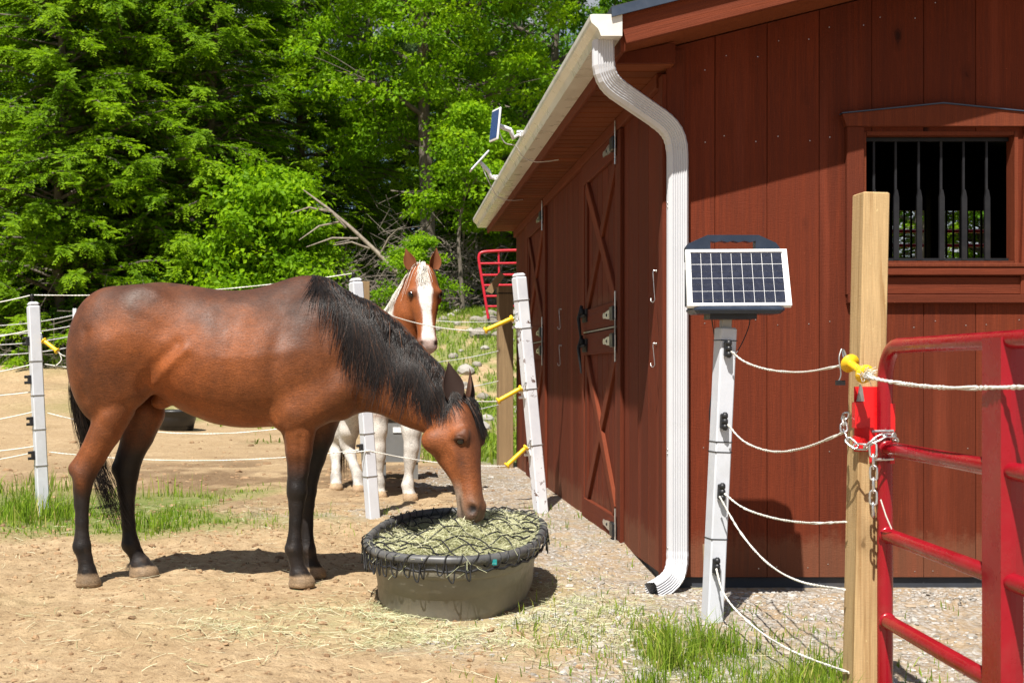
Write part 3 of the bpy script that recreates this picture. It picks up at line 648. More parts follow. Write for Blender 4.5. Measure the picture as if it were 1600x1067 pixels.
rocks = []
for k in range(4):
    v, f = ico(); gg = rng(200 + k)
    vv = v.tolist(); ff = []; cache = {}
    def midp(a, b):
        key = (min(a, b), max(a, b))
        if key not in cache: m_ = (np.array(vv[a]) + np.array(vv[b])) / 2; vv.append((m_ / np.linalg.norm(m_)).tolist()); cache[key] = len(vv) - 1
        return cache[key]
    for a, b, c_ in f:
        ab, bc, ca = midp(a, b), midp(b, c_), midp(c_, a); ff += [(a, ab, ca), (b, bc, ab), (c_, ca, bc), (ab, bc, ca)]
    vv = np.array(vv); vv = vv * (1 + 0.5 * (fbm(vv[:, 0] * 1.6 + k * 9, vv[:, 1] * 1.6, vv[:, 2] * 1.6, 300, 3) - .5))[:, None] * np.array([1, .8, .6])
    rocks.append(mesh_np('rock', vv, np.array(ff), False, {'var': np.full(len(vv), 0.12 + 0.12 * k)})); rocks[-1].materials.append(M['stone'])
g = rng(77)
for i in range(85):
    d = g.uniform(21.5, 31.5); px = g.uniform(650, 860) if i < 70 else g.uniform(470, 660); x = (px - CX) * d / F; s = float(np.clip(g.lognormal(-2.1, 0.4), 0.07, 0.28))
    o = put('rock', rocks[i % 4], matrix=Matrix.Translation((x, d, float(gz_at(x, d)) + s * .1)) @ Matrix.Rotation(g.uniform(0, 6.28), 4, 'Z') @ Matrix.Diagonal((s, s, s, 1)))
    tag(o, 'pale fieldstone lying on the grassy bank behind the barn', 'rock', 'fieldstones on the bank')
# ------------------------------------------------------------------ barn
BX, BY, BY1, BX1 = 1.42, 6.16, 13.12, 8.6         # corner, depth and width of the barn
RP = 0.252                                         # roof pitch
RIDGE = 5.0
def rake_z(x): return 2.537 + RP * ((x - 1.12) if x <= RIDGE else (2 * RIDGE - 1.12 - x))
ZB = -0.026
barn = thing('horse_barn', 'red stained board barn with split stable doors and barred window', 'barn', (BX, BY, 0))
def quad_board(name, x0, x1, z0, za, zb, y, t, mat, parent, gap=0.0012):
    """upright siding board whose top follows the roof; local z along the grain"""
    x0 += gap; x1 -= gap; c = 0.0025; xc = (x0 + x1) / 2; w = x1 - x0
    sec = [(-w / 2, t), (-w / 2, c), (-w / 2 + c, 0), (w / 2 - c, 0), (w / 2, c), (w / 2, t)]
    top = lambda x: za + (zb - za) * (x + w / 2) / w - z0
    n = len(sec); V = [(x, y_, 0) for x, y_ in sec] + [(x, y_, top(x)) for x, y_ in sec]
    Fs = [tuple(range(n)), tuple(range(2 * n - 1, n - 1, -1))] + [(k, (k + 1) % n, (k + 1) % n + n, k + n) for k in range(n)]
    return MB().add(V, Fs).build(name, mat, parent, matrix=Matrix.Translation((xc, y, z0)))

WX0, WX1, WZ0, WZ1 = 2.413, 3.190, 1.552, 2.213
# front wall: backing sheet with the window hole, boards on it
mb = MB(); yb = BY + 0.024
def slab(x0, x1, z0, z1, y0=yb, y1=yb + 0.03): mb.box(((x0 + x1) / 2, (y0 + y1) / 2, (z0 + z1) / 2), (x1 - x0, y1 - y0, z1 - z0))
slab(BX + 0.03, WX0 - .002, ZB, 2.62); slab(WX0 - .002, WX1 + .002, ZB, WZ0 - .002); slab(WX0 - .002, WX1 + .002, WZ1 + .002, 2.86); slab(WX1 + .002, BX1, ZB, 2.86)
mb.prism([(BX + 0.03, 2.62), (WX0 - .002, 2.62), (WX0 - .002, rake_z(WX0) + .01), (BX + .03, rake_z(BX + .03) + .01)], (0, 0.03, 0), (0, yb, 0))
mb.prism([(WX0, 2.86), (BX1, 2.86), (BX1, rake_z(BX1)), (RIDGE, rake_z(RIDGE)), (WX0, rake_z(WX0))], (0, 0.03, 0), (0, yb, 0))
fw = mb.build('front_wall', M['interior'], barn)
xs = [1.425, 1.668] + [1.668 + 0.263 * k for k in range(1, 26)]
nails = MB()
for a, b in zip(xs[:-1], xs[1:]):
    b = min(b, BX1 - .01)
    if b - a < 0.05: continue
    za, zb = rake_z(a) + .02, rake_z(b) + .02
    if a < WX1 and b > WX0:
        g_ = .0012; a_, b_ = a + g_, b - g_
        if a < WX0 - .05: poly = [(a_, ZB), (b_, ZB), (b_, WZ0), (WX0, WZ0), (WX0, WZ1), (b_, WZ1), (b_, zb), (a_, za)]
        elif b > WX1 + .03: poly = [(a_, ZB), (b_, ZB), (b_, zb), (a_, za), (a_, WZ1), (WX1, WZ1), (WX1, WZ0), (a_, WZ0)]
        else: poly = None
        if poly: MB().prism([(x - a, z - ZB) for x, z in poly], (0, .022, 0)).build('siding_board', M['siding'], fw, matrix=Matrix.Translation((a, BY, ZB)))
        else:
            quad_board('siding_board', a, b, ZB, WZ0, WZ0, BY, .022, M['siding'], fw); quad_board('siding_board', a, b, WZ1, za, zb, BY, .022, M['siding_upper'], fw)
    else:
        quad_board('siding_board', a, b, ZB, za, zb, BY, .022, M['siding'], fw)
    for z in (0.02, 0.62, 1.25, 2.18, rake_z(a) - .07):
        for xx in (a + .05, b - .05):
            if not (WX0 - .1 < xx < WX1 + .1 and WZ0 - .2 < z < WZ1 + .2) and not (xx < 1.52):
                zz = z + rnd.uniform(-.02, .02); nails.box((xx + rnd.uniform(-.01, .01), BY - .0012, zz), (.0042, .003, .0042))
o = nails.build('nail_heads', M['zinc'], fw); o['kind'] = 'stuff'
# side wall
mb = MB(); mb.box((BX + .039, (BY + BY1) / 2, (2.6 + ZB) / 2), (.03, BY1 - BY - .01, 2.6 - ZB)); sw = mb.build('side_wall', M['interior'], barn)
DOORS = [(7.33, 8.53), (10.72, 11.92)]
y = BY + 0.002; k = 0; segs = []
edges = [BY + .002] + [6.30 + .263 * i for i in range(40)]
for a, b in zip(edges[:-1], edges[1:]):
    b = min(b, BY1)
    if b <= a + .03: continue
    parts = [(a, b)]
    for d0, d1 in DOORS:
        q = []
        for s, e in parts:
            if e <= d0 or s >= d1: q.append((s, e)); continue
            if s < d0: q.append((s, d0))
            if e > d1: q.append((d1, e))
        parts = q
    for s, e in parts:
        if e - s > .03: board('siding_board', (BX + .022, (s + e) / 2, ZB), (BX + .022, (s + e) / 2, 2.5), e - s - .0025, .022, (-1, 0, 0), M['siding'], sw, ch=.0025)
# corner trim
board('corner_trim', (BX + .045, BY - .001, ZB - .004), (BX + .045, BY - .001, rake_z(BX) + .01), .092, .02, (0, -1, 0), M['trim'], barn)
board('corner_trim', (BX - .001, BY + .026, ZB - .003), (BX - .001, BY + .026, 2.5), .090, .02, (-1, 0, 0), M['trim'], barn)
# skirt boards
mb = MB(); mb.box(((BX + BX1) / 2 + .02, BY + .035, -.13), (BX1 - BX - .04, .03, .20)); mb.build('front_skirt', M['skirt'], barn)
mb = MB(); mb.box((BX + .035, (BY + BY1) / 2 + .03, -.13), (.03, BY1 - BY - .07, .20)); mb.build('side_skirt', M['skirt'], barn)
# far and right walls, loft closed; a barred opening in the back wall
mb = MB(); OX0, OX1, OZ0, OZ1 = 5.45, 6.5, 2.12, 2.74
def bslab(x0, x1, z0, z1): mb.box(((x0 + x1) / 2, BY1, (z0 + z1) / 2), (x1 - x0, .05, z1 - z0))
bslab(BX + .06, OX0, -.1, 2.8); bslab(OX0, OX1, -.1, OZ0); bslab(OX0, OX1, OZ1, 2.8); bslab(OX1, BX1, -.1, 2.8)
mb.prism([(BX + .06, 2.8), (BX1, 2.8), (BX1, rake_z(BX1) + .15), (RIDGE, rake_z(RIDGE) + .15), (2.2, rake_z(2.2) + .15), (BX + .06, 2.801)], (0, .05, 0), (0, BY1 - .025, 0))
mb.box((BX1, (BY + BY1) / 2, 1.3), (.05, BY1 - BY, 2.9)); mb.build('back_wall', M['interior'], barn)
for i in range(14):
    if i == 5: continue
    mb = MB(); x = OX0 + .04 + i * .075; mb.box((x, BY1 - .04, (OZ0 + OZ1) / 2), (.018, .018, OZ1 - OZ0)); mb.build('grille_bar', M['iron'], barn)
for z in (2.26, 2.42, 2.58):
    MB().tube([(OX0 - .6, BY1 + .5, z), (OX1 + .6, BY1 + .5, z)], .02, 8).build('stall_rail', M['redfar'], barn)
for x in (OX0 - .55, OX1 + .55): MB().tube([(x, BY1 + .5, -.1), (x, BY1 + .5, 2.62)], .02, 8).build('stall_rail', M['redfar'], barn)
mb = MB(); mb.box((5.78, BY1 - .3, 1.5), (.14, .1, 3.2)); mb.box((4.4, 9.6, .7), (.1, 6.5, 1.5)); mb.build('stall_partition', M['interior'], barn)

# ---- roof
mb = MB(); th = .03
def roofpoly(lo, t): return [(1.06, lo + RP * (1.06 - 1.12)), (RIDGE, lo + RP * (RIDGE - 1.12)), (2 * RIDGE - 1.06, lo + RP * (1.06 - 1.12)), (2 * RIDGE - 1.06, lo + t + RP * (1.06 - 1.12)), (RIDGE, lo + t + RP * (RIDGE - 1.12)), (1.06, lo + t + RP * (1.06 - 1.12))]
roof = mb.prism(roofpoly(2.689, .035), (0, BY1 + .12 - 5.70, 0), (0, 5.70, 0)).build('roof', M['roof'], barn)
mb = MB(); mb.prism(roofpoly(2.672, .045), (0, .012, 0), (0, 5.686, 0)); mb.build('drip_edge', M['drip'], roof)
mb = MB(); mb.prism([(1.135, 2.565 + RP * .015), (RIDGE, 2.565 + RP * (RIDGE - 1.12)), (2 * RIDGE - 1.135, 2.565 + RP * .015), (2 * RIDGE - 1.135, 2.58 + RP * .015), (RIDGE, 2.58 + RP * (RIDGE - 1.12)), (1.135, 2.58 + RP * .015)], (0, BY - 5.745 + .03, 0), (0, 5.748, 0)); mb.build('rake_soffit', M['soffit'], roof)
ang = math.atan(RP)
L = (RIDGE - 1.12) / math.cos(ang)
hz = Vector((0, 0, .074))
board('rake_fascia', Vector((1.118, 5.747, 2.537)) + hz, Vector((RIDGE, 5.747, rake_z(RIDGE))) + hz, .146, .025, (0, -1, 0), M['fascia'], roof)
board('rake_fascia', Vector((2 * RIDGE - 1.118, 5.747, 2.537)) + hz, Vector((RIDGE + .002, 5.747, rake_z(RIDGE))) + hz, .146, .025, (0, -1, 0), M['fascia'], roof)
board('eave_fascia', (1.134, 5.75, 2.595), (1.134, BY1 + .1, 2.595), .165, .02, (-1, 0, 0), M['fascia'], roof)
yy = BY - .1
while yy < BY1 + .05:
    board('soffit_board', (1.136, yy + .07, 2.545), (BX + .02, yy + .07, 2.545), .134 + rnd.choice([0, -.003, .002]), .016, (0, 0, -1), M['soffit'], roof, ch=.006); yy += .14
board('frieze_board', (BX - .001, BY + .075, 2.49), (BX - .001, BY1, 2.49), .075, .03, (-1, 0, 0), M['fascia'], barn)
mb = MB(); mb.prism([(1.137, 2.531), (BX + .018, 2.531), (BX + .018, rake_z(BX) + .02), (1.137, 2.57)], (0, .018, 0), (0, BY - .12, 0)); mb.build('eave_return', M['trim'], roof)

# ---- gutter and downspout
outer = [(1.112, 2.672), (1.112, 2.572), (1.012, 2.572), (1.006, 2.590), (.998, 2.607), (.982, 2.622), (.968, 2.634), (.963, 2.648), (.962, 2.671), (.976, 2.674)]
inner = [(.977, 2.668), (.967, 2.664), (.968, 2.650), (.974, 2.638), (.986, 2.627), (1.002, 2.611), (1.011, 2.592), (1.016, 2.577), (1.107, 2.577), (1.107, 2.672)]
gut = MB(); prof = outer + inner; n = len(prof); y0, y1 = 5.706, BY1 + .10
gut.add([(x, y0, z) for x, z in prof] + [(x, y1, z) for x, z in prof], [(k, (k + 1) % n, (k + 1) % n + n, k + n) for k in range(n)])
for yy in (y0 - .003, y1): gut.prism(outer, (0, .003, 0), (0, yy, 0))
gutter = gut.build('gutter', M['gutter'], barn)
for i in range(8): MB().box((1.037, 6.2 + i * .95, 2.668), (.142, .022, .003)).build('hanger_strap', M['zinc'], gutter)

def sweep(path, a, b, ribs=True, crimp=()):
    """corrugated rectangular pipe: a wide face kept square to the world y axis"""
    per = []
    nA, nB = 13, 7
    def edge(p, q, m):
        for i in range(m): per.append((p[0] + (q[0] - p[0]) * i / m, p[1] + (q[1] - p[1]) * i / m, i % 2))
    e = .012
    edge((-a / 2 + e, -b / 2), (a / 2 - e, -b / 2), nA); edge((a / 2, -b / 2 + e), (a / 2, b / 2 - e), nB)
    edge((a / 2 - e, b / 2), (-a / 2 + e, b / 2), nA); edge((-a / 2, b / 2 - e), (-a / 2, -b / 2 + e), nB)
    m = len(per); V = []
    for i, p in enumerate(path):
        tt = (path[min(i + 1, len(path) - 1)] - path[max(i - 1, 0)]).normalized(); bb = (Vector((0, 1, 0)) - tt * tt.y).normalized(); aa = bb.cross(tt)
        s = 1 + (.035 if (i in crimp and i % 2) else 0)
        for x, y_, k in per:
            dd = .0055 * k; f = s * (1 - 2 * dd / b)
            V.append(p + aa * x * s * (1 - dd / a) + bb * y_ * f)
    Fs = [(i * m + k, i * m + (k + 1) % m, (i + 1) * m + (k + 1) % m, (i + 1) * m + k) for i in range(len(path) - 1) for k in range(m)]
    return V, Fs, m
def bez(p0, p1, p2, p3, n):
    return [(p0 * (1 - t) ** 3 + p1 * 3 * t * (1 - t) ** 2 + p2 * 3 * t * t * (1 - t) + p3 * t ** 3) for t in [i / n for i in range(n + 1)]]
Vv = Vector
q0, q1 = Vv((1.040, 5.80, 2.575)), Vv((1.040, 5.80, 2.50))
up1 = bez(Vv((1.040, 5.80, 2.50)), Vv((1.040, 5.80, 2.40)), Vv((1.075, 5.825, 2.375)), Vv((1.14, 5.87, 2.345)), 14)
up2 = bez(Vv((1.34, 6.03, 2.265)), Vv((1.43, 6.095, 2.225)), Vv((1.466, 6.105, 2.19)), Vv((1.466, 6.107, 2.06)), 14)
lo1 = bez(Vv((1.466, 6.107, .115)), Vv((1.466, 6.10, .0)), Vv((1.44, 6.06, -.03)), Vv((1.30, 5.93, -.062)), 14)
path = [q0] + up1 + up2 + [Vv((1.466, 6.107, 1.0))] + lo1
c0 = set(range(2, 14)) | set(range(17, 29)) | set(range(len(path) - 14, len(path) - 3))
V, Fs, m = sweep(path, .100, .074, crimp=c0)
ds = MB().add(V, Fs); ds.build('downspout', M['downspout'], gutter)
for z in (1.85, 1.83, .62, .60, .13):
    for sx in (-1, 1): MB().lathe([(.0045, 0), (.0045, .003), (.0, .0045)], (1.466 + sx * .0495, 6.105, z), (sx, 0, 0), 8).build('downspout_screw', M['zinc'], gutter)

# ---- split stable doors
def door(y0, y1):
    w = y1 - y0; H1 = 2.455; split = 1.28; xf = BX + .002
    mb = MB(); mb.box((BX + .018, (y0 + y1) / 2, (ZB + H1) / 2), (.012, w - .01, H1 - ZB)); d = mb.build('stable_door', M['trim'], barn); d['label'] = 'split stable door with crossed braces on both halves'
    k = 6
    for z0, z1 in ((ZB + .012, split - .006), (split + .006, H1)):
        for i in range(k):
            s = y0 + .01 + (w - .02) * (i + .5) / k
            board('door_plank', (BX + .012, s, z0), (BX + .012, s, z1), (w - .02) / k - .004, .014, (-1, 0, 0), M['siding'], d)
        rh = .145
        for zc in (z0 + rh / 2 + .004, z1 - rh / 2 - .004):
            board('door_rail', (xf - .004, y0 + .008, zc), (xf - .004, y1 - .008, zc), rh, .026, (-1, 0, 0), M['trim'], d)
        za, zb = z0 + rh + .012, z1 - rh - .012
        for (ya, yb_), t_ in (((y0 + .09, y1 - .09), .024), ((y1 - .09, y0 + .09), .0205)):
            board('cross_brace', (xf - .004, ya, za + .02), (xf - .004, yb_, zb - .02), .088, t_, (-1, 0, 0), M['fascia'], d)
        for ys in (y0 + .045, y1 - .045):
            board('door_stile', (xf - .004, ys, za - .006), (xf - .004, ys, zb + .006), .075, .017, (-1, 0, 0), M['trim'], d)
        for zc in (z0 + .075, z1 - .075):
            hg = MB(); xh = xf - .030
            hg.prism([(.05, -.030), (.26, -.026), (.36, -.016), (.40, -.018), (.42, 0), (.40, .018), (.36, .016), (.26, .026), (.05, .030)], (-.006, 0, 0), (xh - .0005, y0, zc), (0, 1, 0), (0, 0, 1)); hg.build('strap_hinge', M['zinc'], d)
            for yy_ in (.12, .28): MB().lathe([(.010, 0), (.010, .003), (.0, .006)], (xh - .0065, y0 + yy_, zc), (-1, 0, 0), 8).build('hinge_bolt', M['iron'], d)
            MB().box((xh - .012, y0 + .035, zc), (.030, .10, .085), ch=.006).build('hinge_pad', M['black'], d)
            MB().tube([(xh - .008, y0 - .012, zc - .13), (xh - .008, y0 - .012, zc + .13)], .006, 7).build('hinge_pin', M['zinc'], d)
    MB().box((xf - .028, (y0 + y1) / 2, split), (.012, w - .04, .008)).build('split_strip', M['steel'], d)
    for zc in (split + .115, split - .09):
        lt = MB(); x = xf - .034
        lt.box((x, y1 - .09, zc), (.014, .17, .09), ch=.003); lt.lathe([(.0, 0), (.032, .004), (.032, .024), (.0, .03)], (x - .006, y1 - .09, zc + .02), (-1, 0, 0), 12)
        lt.tube([(x - .022, y1 - .08, zc + .07), (x - .045, y1 - .09, zc - .02), (x - .03, y1 - .11, zc - .19)], [.012, .013, .006], 7); lt.tube([(x - .02, y1 - .22, zc), (x - .035, y1 - .06, zc - .01), (x - .02, y1 + .10, zc)], .009, 6)
        lt.build('door_latch', M['iron'], d)
    for s in (y0 - .055, y1 + .055): board('door_casing', (BX - .002, s, ZB - .002), (BX - .002, s, 2.445), .098, .022, (-1, 0, 0), M['trim'], d)
    return d
for a, b in DOORS: door(a, b)
def wall_hook(y, za, zb):
    h = MB(); x = BX - .028 if y < 6.3 else BX
    h.tube([(x - .002, y, za), (x - .02, y, za + .004), (x - .022, y, za - .012), (x - .012, y, zb + .012), (x - .022, y, zb), (x - .03, y + .012, zb + .006), (x - .03, y + .02, zb + .02)], .0022, 6)
    h.lathe([(.003, -.003), (.007, 0), (.007, .003), (.003, .005)], (x - .004, y, za), (-1, 0, 0), 10)
    h.build('hook_and_eye', M['zinc'], barn)
for y, za, zb in ((6.225, 1.52, 1.36), (6.225, 1.15, 1.03), (9.76, 1.51, 1.35), (9.76, 1.22, 1.06)): wall_hook(y, za, zb)

# ---- barred window
mb = MB(); yf = BY - .0
mb.box((WX0 + .006, BY + .035, (WZ0 + WZ1) / 2), (.018, .08, WZ1 - WZ0)); win = mb.build('window', M['fascia'], barn)
MB().box((WX1 - .006, BY + .035, (WZ0 + WZ1) / 2), (.018, .08, WZ1 - WZ0)).build('window_jamb', M['fascia'], win)
MB().box(((WX0 + WX1) / 2, BY + .036, WZ1 - .006), (WX1 - WX0 - .036, .08, .018)).build('window_jamb', M['fascia'], win)
MB().box(((WX0 + WX1) / 2, BY + .036, WZ0 + .004), (WX1 - WX0 - .036, .08, .018)).build('window_jamb', M['fascia'], win)
cz0, cz1 = 1.395, 2.236
board('window_casing', (WX0 - .046, BY - .001, cz0), (WX0 - .046, BY - .001, cz1), .088, .026, (0, -1, 0), M['trim'], win)
board('window_casing', (WX1 + .050, BY - .001, cz0), (WX1 + .075, BY - .001, cz1), .088, .026, (0, -1, 0), M['trim'], win)
XL, XR = WX0 - .115, WX1 + .115; XM = (XL + XR) / 2
MB().prism([(XL + .02, cz1 + .002), (XR - .02, cz1 + .002), (XR, cz1 + .062), (XM, cz1 + .112), (XL, cz1 + .062)], (0, -.034, 0), (0, BY - .001, 0)).build('window_header', M['fascia'], win)
MB().prism([(XL - .004, cz1 + .063), (XM, cz1 + .113), (XR + .004, cz1 + .063), (XR + .004, cz1 + .068), (XM, cz1 + .119), (XL - .004, cz1 + .068)], (0, -.042, 0), (0, BY - .001, 0)).build('header_flashing', M['drip'], win)
MB().box(((WX0 + WX1) / 2 + .015, BY + .03, WZ0 - .012), (WX1 - WX0 + .03, .155, .020), ch=.004).build('window_sill', M['fascia'], win)
board('sill_trim', (WX0 + .004, BY - .002, WZ0 - .044), (WX1 + .028, BY - .002, WZ0 - .044), .036, .042, (0, -1, 0), M['trim'], win)
board('apron_board', (WX0 - .086, BY - .001, 1.372), (WX1 + .12, BY - .001, 1.372), .042, .034, (0, -1, 0), M['trim'], win)
board('apron_board', (WX0 + .004, BY - .001, 1.44), (WX1 + .028, BY - .001, 1.44), .09, .014, (0, -1, 0), M['trim'], win)
yb2 = BY + .055
for z in (WZ0 + .022, WZ1 - .028): MB().box(((WX0 + WX1) / 2, yb2, z), (WX1 - WX0 - .04, .02, .018)).build('bar_frame', M['iron'], win)
for px in (1365, 1399, 1435, 1470, 1505, 1541):
    x = (px - CX) * (yb2) / F; zt, zl, zm = WZ1 - .03, WZ0 + .02, 1.90; b = MB()
    b.box((x, yb2, (zt + zm) / 2), (.011, .010, zt - zm))
    b.prism([(-.013, zl), (.013, zl), (.013, zm - .01), (.0055, zm + .03), (-.0055, zm + .03), (-.013, zm - .01)], (0, .014, 0), (x, yb2 - .0155, 0)); b.build('window_bar', M['iron'], win)

# ---- two small solar lamps clamped to the gutter
t = NT('solar_cells'); v = t.coord('Object'); M['cells'] = t.fin(t.ramp(t.noise(v, 60, 3), [(0.3, (0.012, 0.014, 0.026)), (0.7, (0.024, 0.027, 0.045))]), 0.16, 0, None, 0.6)
t = NT('blue_cells'); v = t.coord('Object'); M['bluecells'] = t.fin(t.ramp(t.noise(v, 40, 3), [(0.3, (0.012, 0.035, 0.12)), (0.7, (0.02, 0.06, 0.2))]), 0.15, 0, None, 0.6)
def lamp(gy_, pc, nrm, long_, label, cable_end):
    root = thing('solar_module', label, 'solar module', (.962, gy_, 2.66), 'small solar panels clamped to the gutter')
    n = Vector(nrm).normalized(); z = Vector(long_).normalized(); z = (z - n * n.dot(z)).normalized(); x = n.cross(z) * -1; rot = Matrix((x, n, z)).transposed(); pc = Vector(pc)
    MB().box(pc, (.15, .014, .225), rot, ch=.004).build('panel_frame', M['white'], root)
    MB().box(pc + n * .0085, (.125, .003, .195), rot).build('cell_sheet', M['bluecells'], root)
    a = pc - n * .012; e = Vector((.945, gy_, 2.672)); m_ = a.lerp(e, .62) + Vector((0, 0, .005))
    MB().tube([a, a.lerp(m_, .2), m_], [.012, .018, .018], 8).build('arm', M['white'], root)
    MB().tube([m_, m_ + Vector((.02, .0, -.055)), e + Vector((0, 0, .0))], [.017, .016, .013], 8).build('elbow_joint', M['white'], root)
    cl = MB(); cl.box((.972, gy_, 2.69), (.085, .035, .016), ch=.003); cl.box((.955, gy_, 2.675), (.012, .035, .04), ch=.003); cl.box((1.02, gy_, 2.69), (.03, .06, .035), ch=.005); cl.build('clamp', M['white'], root)
    c = [a, a + Vector((.05, 0, -.12)), Vector((.93, gy_ + .05, 2.60)), Vector((.985, gy_ + .1, 2.53)), Vector((1.09, gy_ + .15, 2.505)), Vector(cable_end)]
    pts = []
    for i in range(len(c) - 1):
        p0, p1, p2, p3 = c[max(i - 1, 0)], c[i], c[i + 1], c[min(i + 2, len(c) - 1)]
        for s in (0, .25, .5, .75): pts.append(.5 * ((2 * p1) + (p2 - p0) * s + (2 * p0 - 5 * p1 + 4 * p2 - p3) * s * s + (3 * p1 - p0 - 3 * p2 + p3) * s ** 3))
    MB().tube(pts + [c[-1]], .004, 5).build('cable', M['white'], root)
lamp(8.57, (.775, 8.50, 2.725), (-1, -.30, .10), (.10, 0, 1), 'small white framed solar panel standing upright, showing its blue face, on gutter arm', (1.25, 8.75, 2.526))
lamp(10.5, (.815, 10.45, 2.81), (-.74, -.03, .68), (.66, 0, .75), 'small white solar panel tilted back and seen edge-on on gutter arm', (1.22, 10.75, 2.526))
# ------------------------------------------------------------------ fence posts, ropes, handles
def frame_rot(zdir, twist=0.0):
    z = Vector(zdir).normalized(); x = Vector((1, 0, 0)); x = (x - z * x.dot(z)).normalized(); y = z.cross(x)
    return Matrix((x, y, z)).transposed() @ Matrix.Rotation(twist, 3, 'Z')
def crom(c, n=8):
    c = [Vector(p) for p in c]; out = []
    for i in range(len(c) - 1):
        p0, p1, p2, p3 = c[max(i - 1, 0)], c[i], c[i + 1], c[min(i + 2, len(c) - 1)]
        for k in range(n):
            s = k / n; out.append(.5 * ((2 * p1) + (p2 - p0) * s + (2 * p0 - 5 * p1 + 4 * p2 - p3) * s * s + (3 * p1 - p0 - 3 * p2 + p3) * s ** 3))
    return out + [c[-1]]
def hang(p0, p1, sag, n=24):
    p0, p1 = Vector(p0), Vector(p1)
    return [p0.lerp(p1, i / n) - Vector((0, 0, sag * 4 * (i / n) * (1 - i / n))) for i in range(n + 1)]
def rope_mesh(pts, r, name='fence_rope', mat=None):
    """two-ply twisted rope: two strands winding round the line"""
    pts = [Vector(p) for p in pts]; m = MB(); seg = []
    for a, b in zip(pts[:-1], pts[1:]):
        k = max(1, int((b - a).length / 0.02)) if r > .0042 else 1
        seg += [a.lerp(b, i / k) for i in range(k)]
    seg.append(pts[-1])
    if r > .0042:
        for ph in (0, math.pi):
            q = []; s = 0
            for i, p in enumerate(seg):
                if i: s += (seg[i] - seg[i - 1]).length
                t_ = (seg[min(i + 1, len(seg) - 1)] - seg[max(i - 1, 0)]).normalized(); u = t_.cross(Vector((0, 0, 1)))
                u = u.normalized() if u.length > 1e-4 else Vector((1, 0, 0)); w = t_.cross(u); a = s * 150 + ph
                q.append(p + (u * math.cos(a) + w * math.sin(a)) * r * .45)
            m.tube(q, r * .66, 5)
    else: m.tube(seg, r, 5)
    return m
def rope(pts, r, label, group=None, mat='rope'):
    o = rope_mesh(pts, r).build('fence_rope', M[mat]); return tag(o, label, 'rope', group)

t = NT('flaking_pvc'); v = t.coord('Object', rnd_off=False); n1 = t.noise(v, 16, 5, 0.7); n2 = t.noise(v, 3.0, 3)
c = t.ramp(t.noise(v, 6, 4), [(0.3, (0.60, 0.61, 0.66)), (0.7, (0.74, 0.75, 0.78))])
M['pvc_flaked'] = t.fin(t.mix(t.math('MULTIPLY', t.ramp(n1, [(0.57, 0.0), (0.60, 1.0)]), t.ramp(n2, [(0.46, 0.0), (0.56, 1.0)])), c, (0.10, 0.045, 0.03)), 0.45, 0, t.bump(n1, 0.15, 0.003))

def pvc_post(name, label, base, top, w, twist, mat, bands, group=None, ins=()):
    b, tp = Vector(base), Vector(top); b2 = b + (b - tp).normalized() * .12; ax = tp - b; L = (tp - b2).length; rot = frame_rot(ax, twist)
    root = thing(name, label, 'fence post', base, group)
    MB().box((b2 + tp) / 2, (w, w, L), rot, ch=w * .09).build('post_tube', mat, root)
    MB().box(tp + ax.normalized() * .012, (w * .92, w * .92, .03), rot, ch=.012).build('post_cap', mat, root)
    for s in bands:
        MB().box(b.lerp(tp, s), (w + .006, w + .006, .006), rot).build('wire_band', M['steel'], root)
    for s, side, mt in ins:
        p = b.lerp(tp, s) + rot @ Vector(side) * (w / 2); q = rot @ Vector(side)
        m = MB(); m.box(p + q * .008, (.03, .03, .062), rot, ch=.004); m.tube([p + q * .02 + Vector((0, 0, .02)), p + q * .045 + Vector((0, 0, .02))], .010, 8); m.tube([p + q * .02 - Vector((0, 0, .02)), p + q * .045 - Vector((0, 0, .02))], .010, 8)
        m.build('insulator', M[mt], root)
    return root
PL, PM, PR = 8.41, 8.41, 8.92
pvc_post('fence_post', 'upright white plastic fence post beside the bay horse tail', at(68, 810, PL), at(52, 478, PL), .078, .5, M['pvc'], (.25, .42, .58, .74), ins=((.835, (-1, 0, 0), 'black'), (.655, (-1, 0, 0), 'black'), (.30, (-1, 0, 0), 'black'), (.46, (-1, 0, 0), 'black')))
pvc_post('fence_post', 'white plastic fence post between the bay horse neck and the paint horse', at(583, 810, PM), at(556, 441, PM), .080, .45, M['pvc'], (.18, .36, .72), ins=((.30, (-1, 0, 0), 'black'),))
pr = pvc_post('fence_post', 'leaning white post with flaked paint and yellow handles beside the stable door', at(845, 797, PR), at(811, 433, PR), .086, .35, M['pvc_flaked'], (.28, .52, .78, .90), ins=((.80, (-1, 0, 0), 'white'), (.50, (-1, 0, 0), 'white'), (.255, (-1, 0, 0), 'white')))
for px, d in ((-170, 8.6),): pvc_post('fence_post', 'plain white plastic fence post beyond the grass, next after the tail-side post', at(px, 583 + F / d, d), at(px - 8, 470, d), .078, .3, M['pvc'], (.5,))
for p, q in ((50, 461), (553, 427)):
    m = MB(); b = Vector(at(p, q + 12, 8.41)); m.tube([b, b + Vector((0, 0, .05))], .007, 6); m.lathe([(.0, .0), (.016, .004), (.010, .014), (.016, .024), (.0, .03)], b + Vector((0, 0, .03)), n=10)
    tag(m.build('rope_insulator', M['black']), 'black pin insulator topping the ' + ('post beside the bay horse tail' if p < 100 else 'post beside the paint horse'), 'insulator')
RL = 'white electric fence rope '
rope(hang(at(50, 461, PL), at(553, 427, PL), .05), .0045, RL + 'passing above the back of the bay horse')
rope(hang(at(70, 569, PL), at(566, 555, PL), .10), .0045, RL + 'behind the flank of the bay horse')
rope(hang(at(74, 645, PL), at(575, 640, PL), .155), .0045, RL + 'sagging just under the belly of the bay horse')
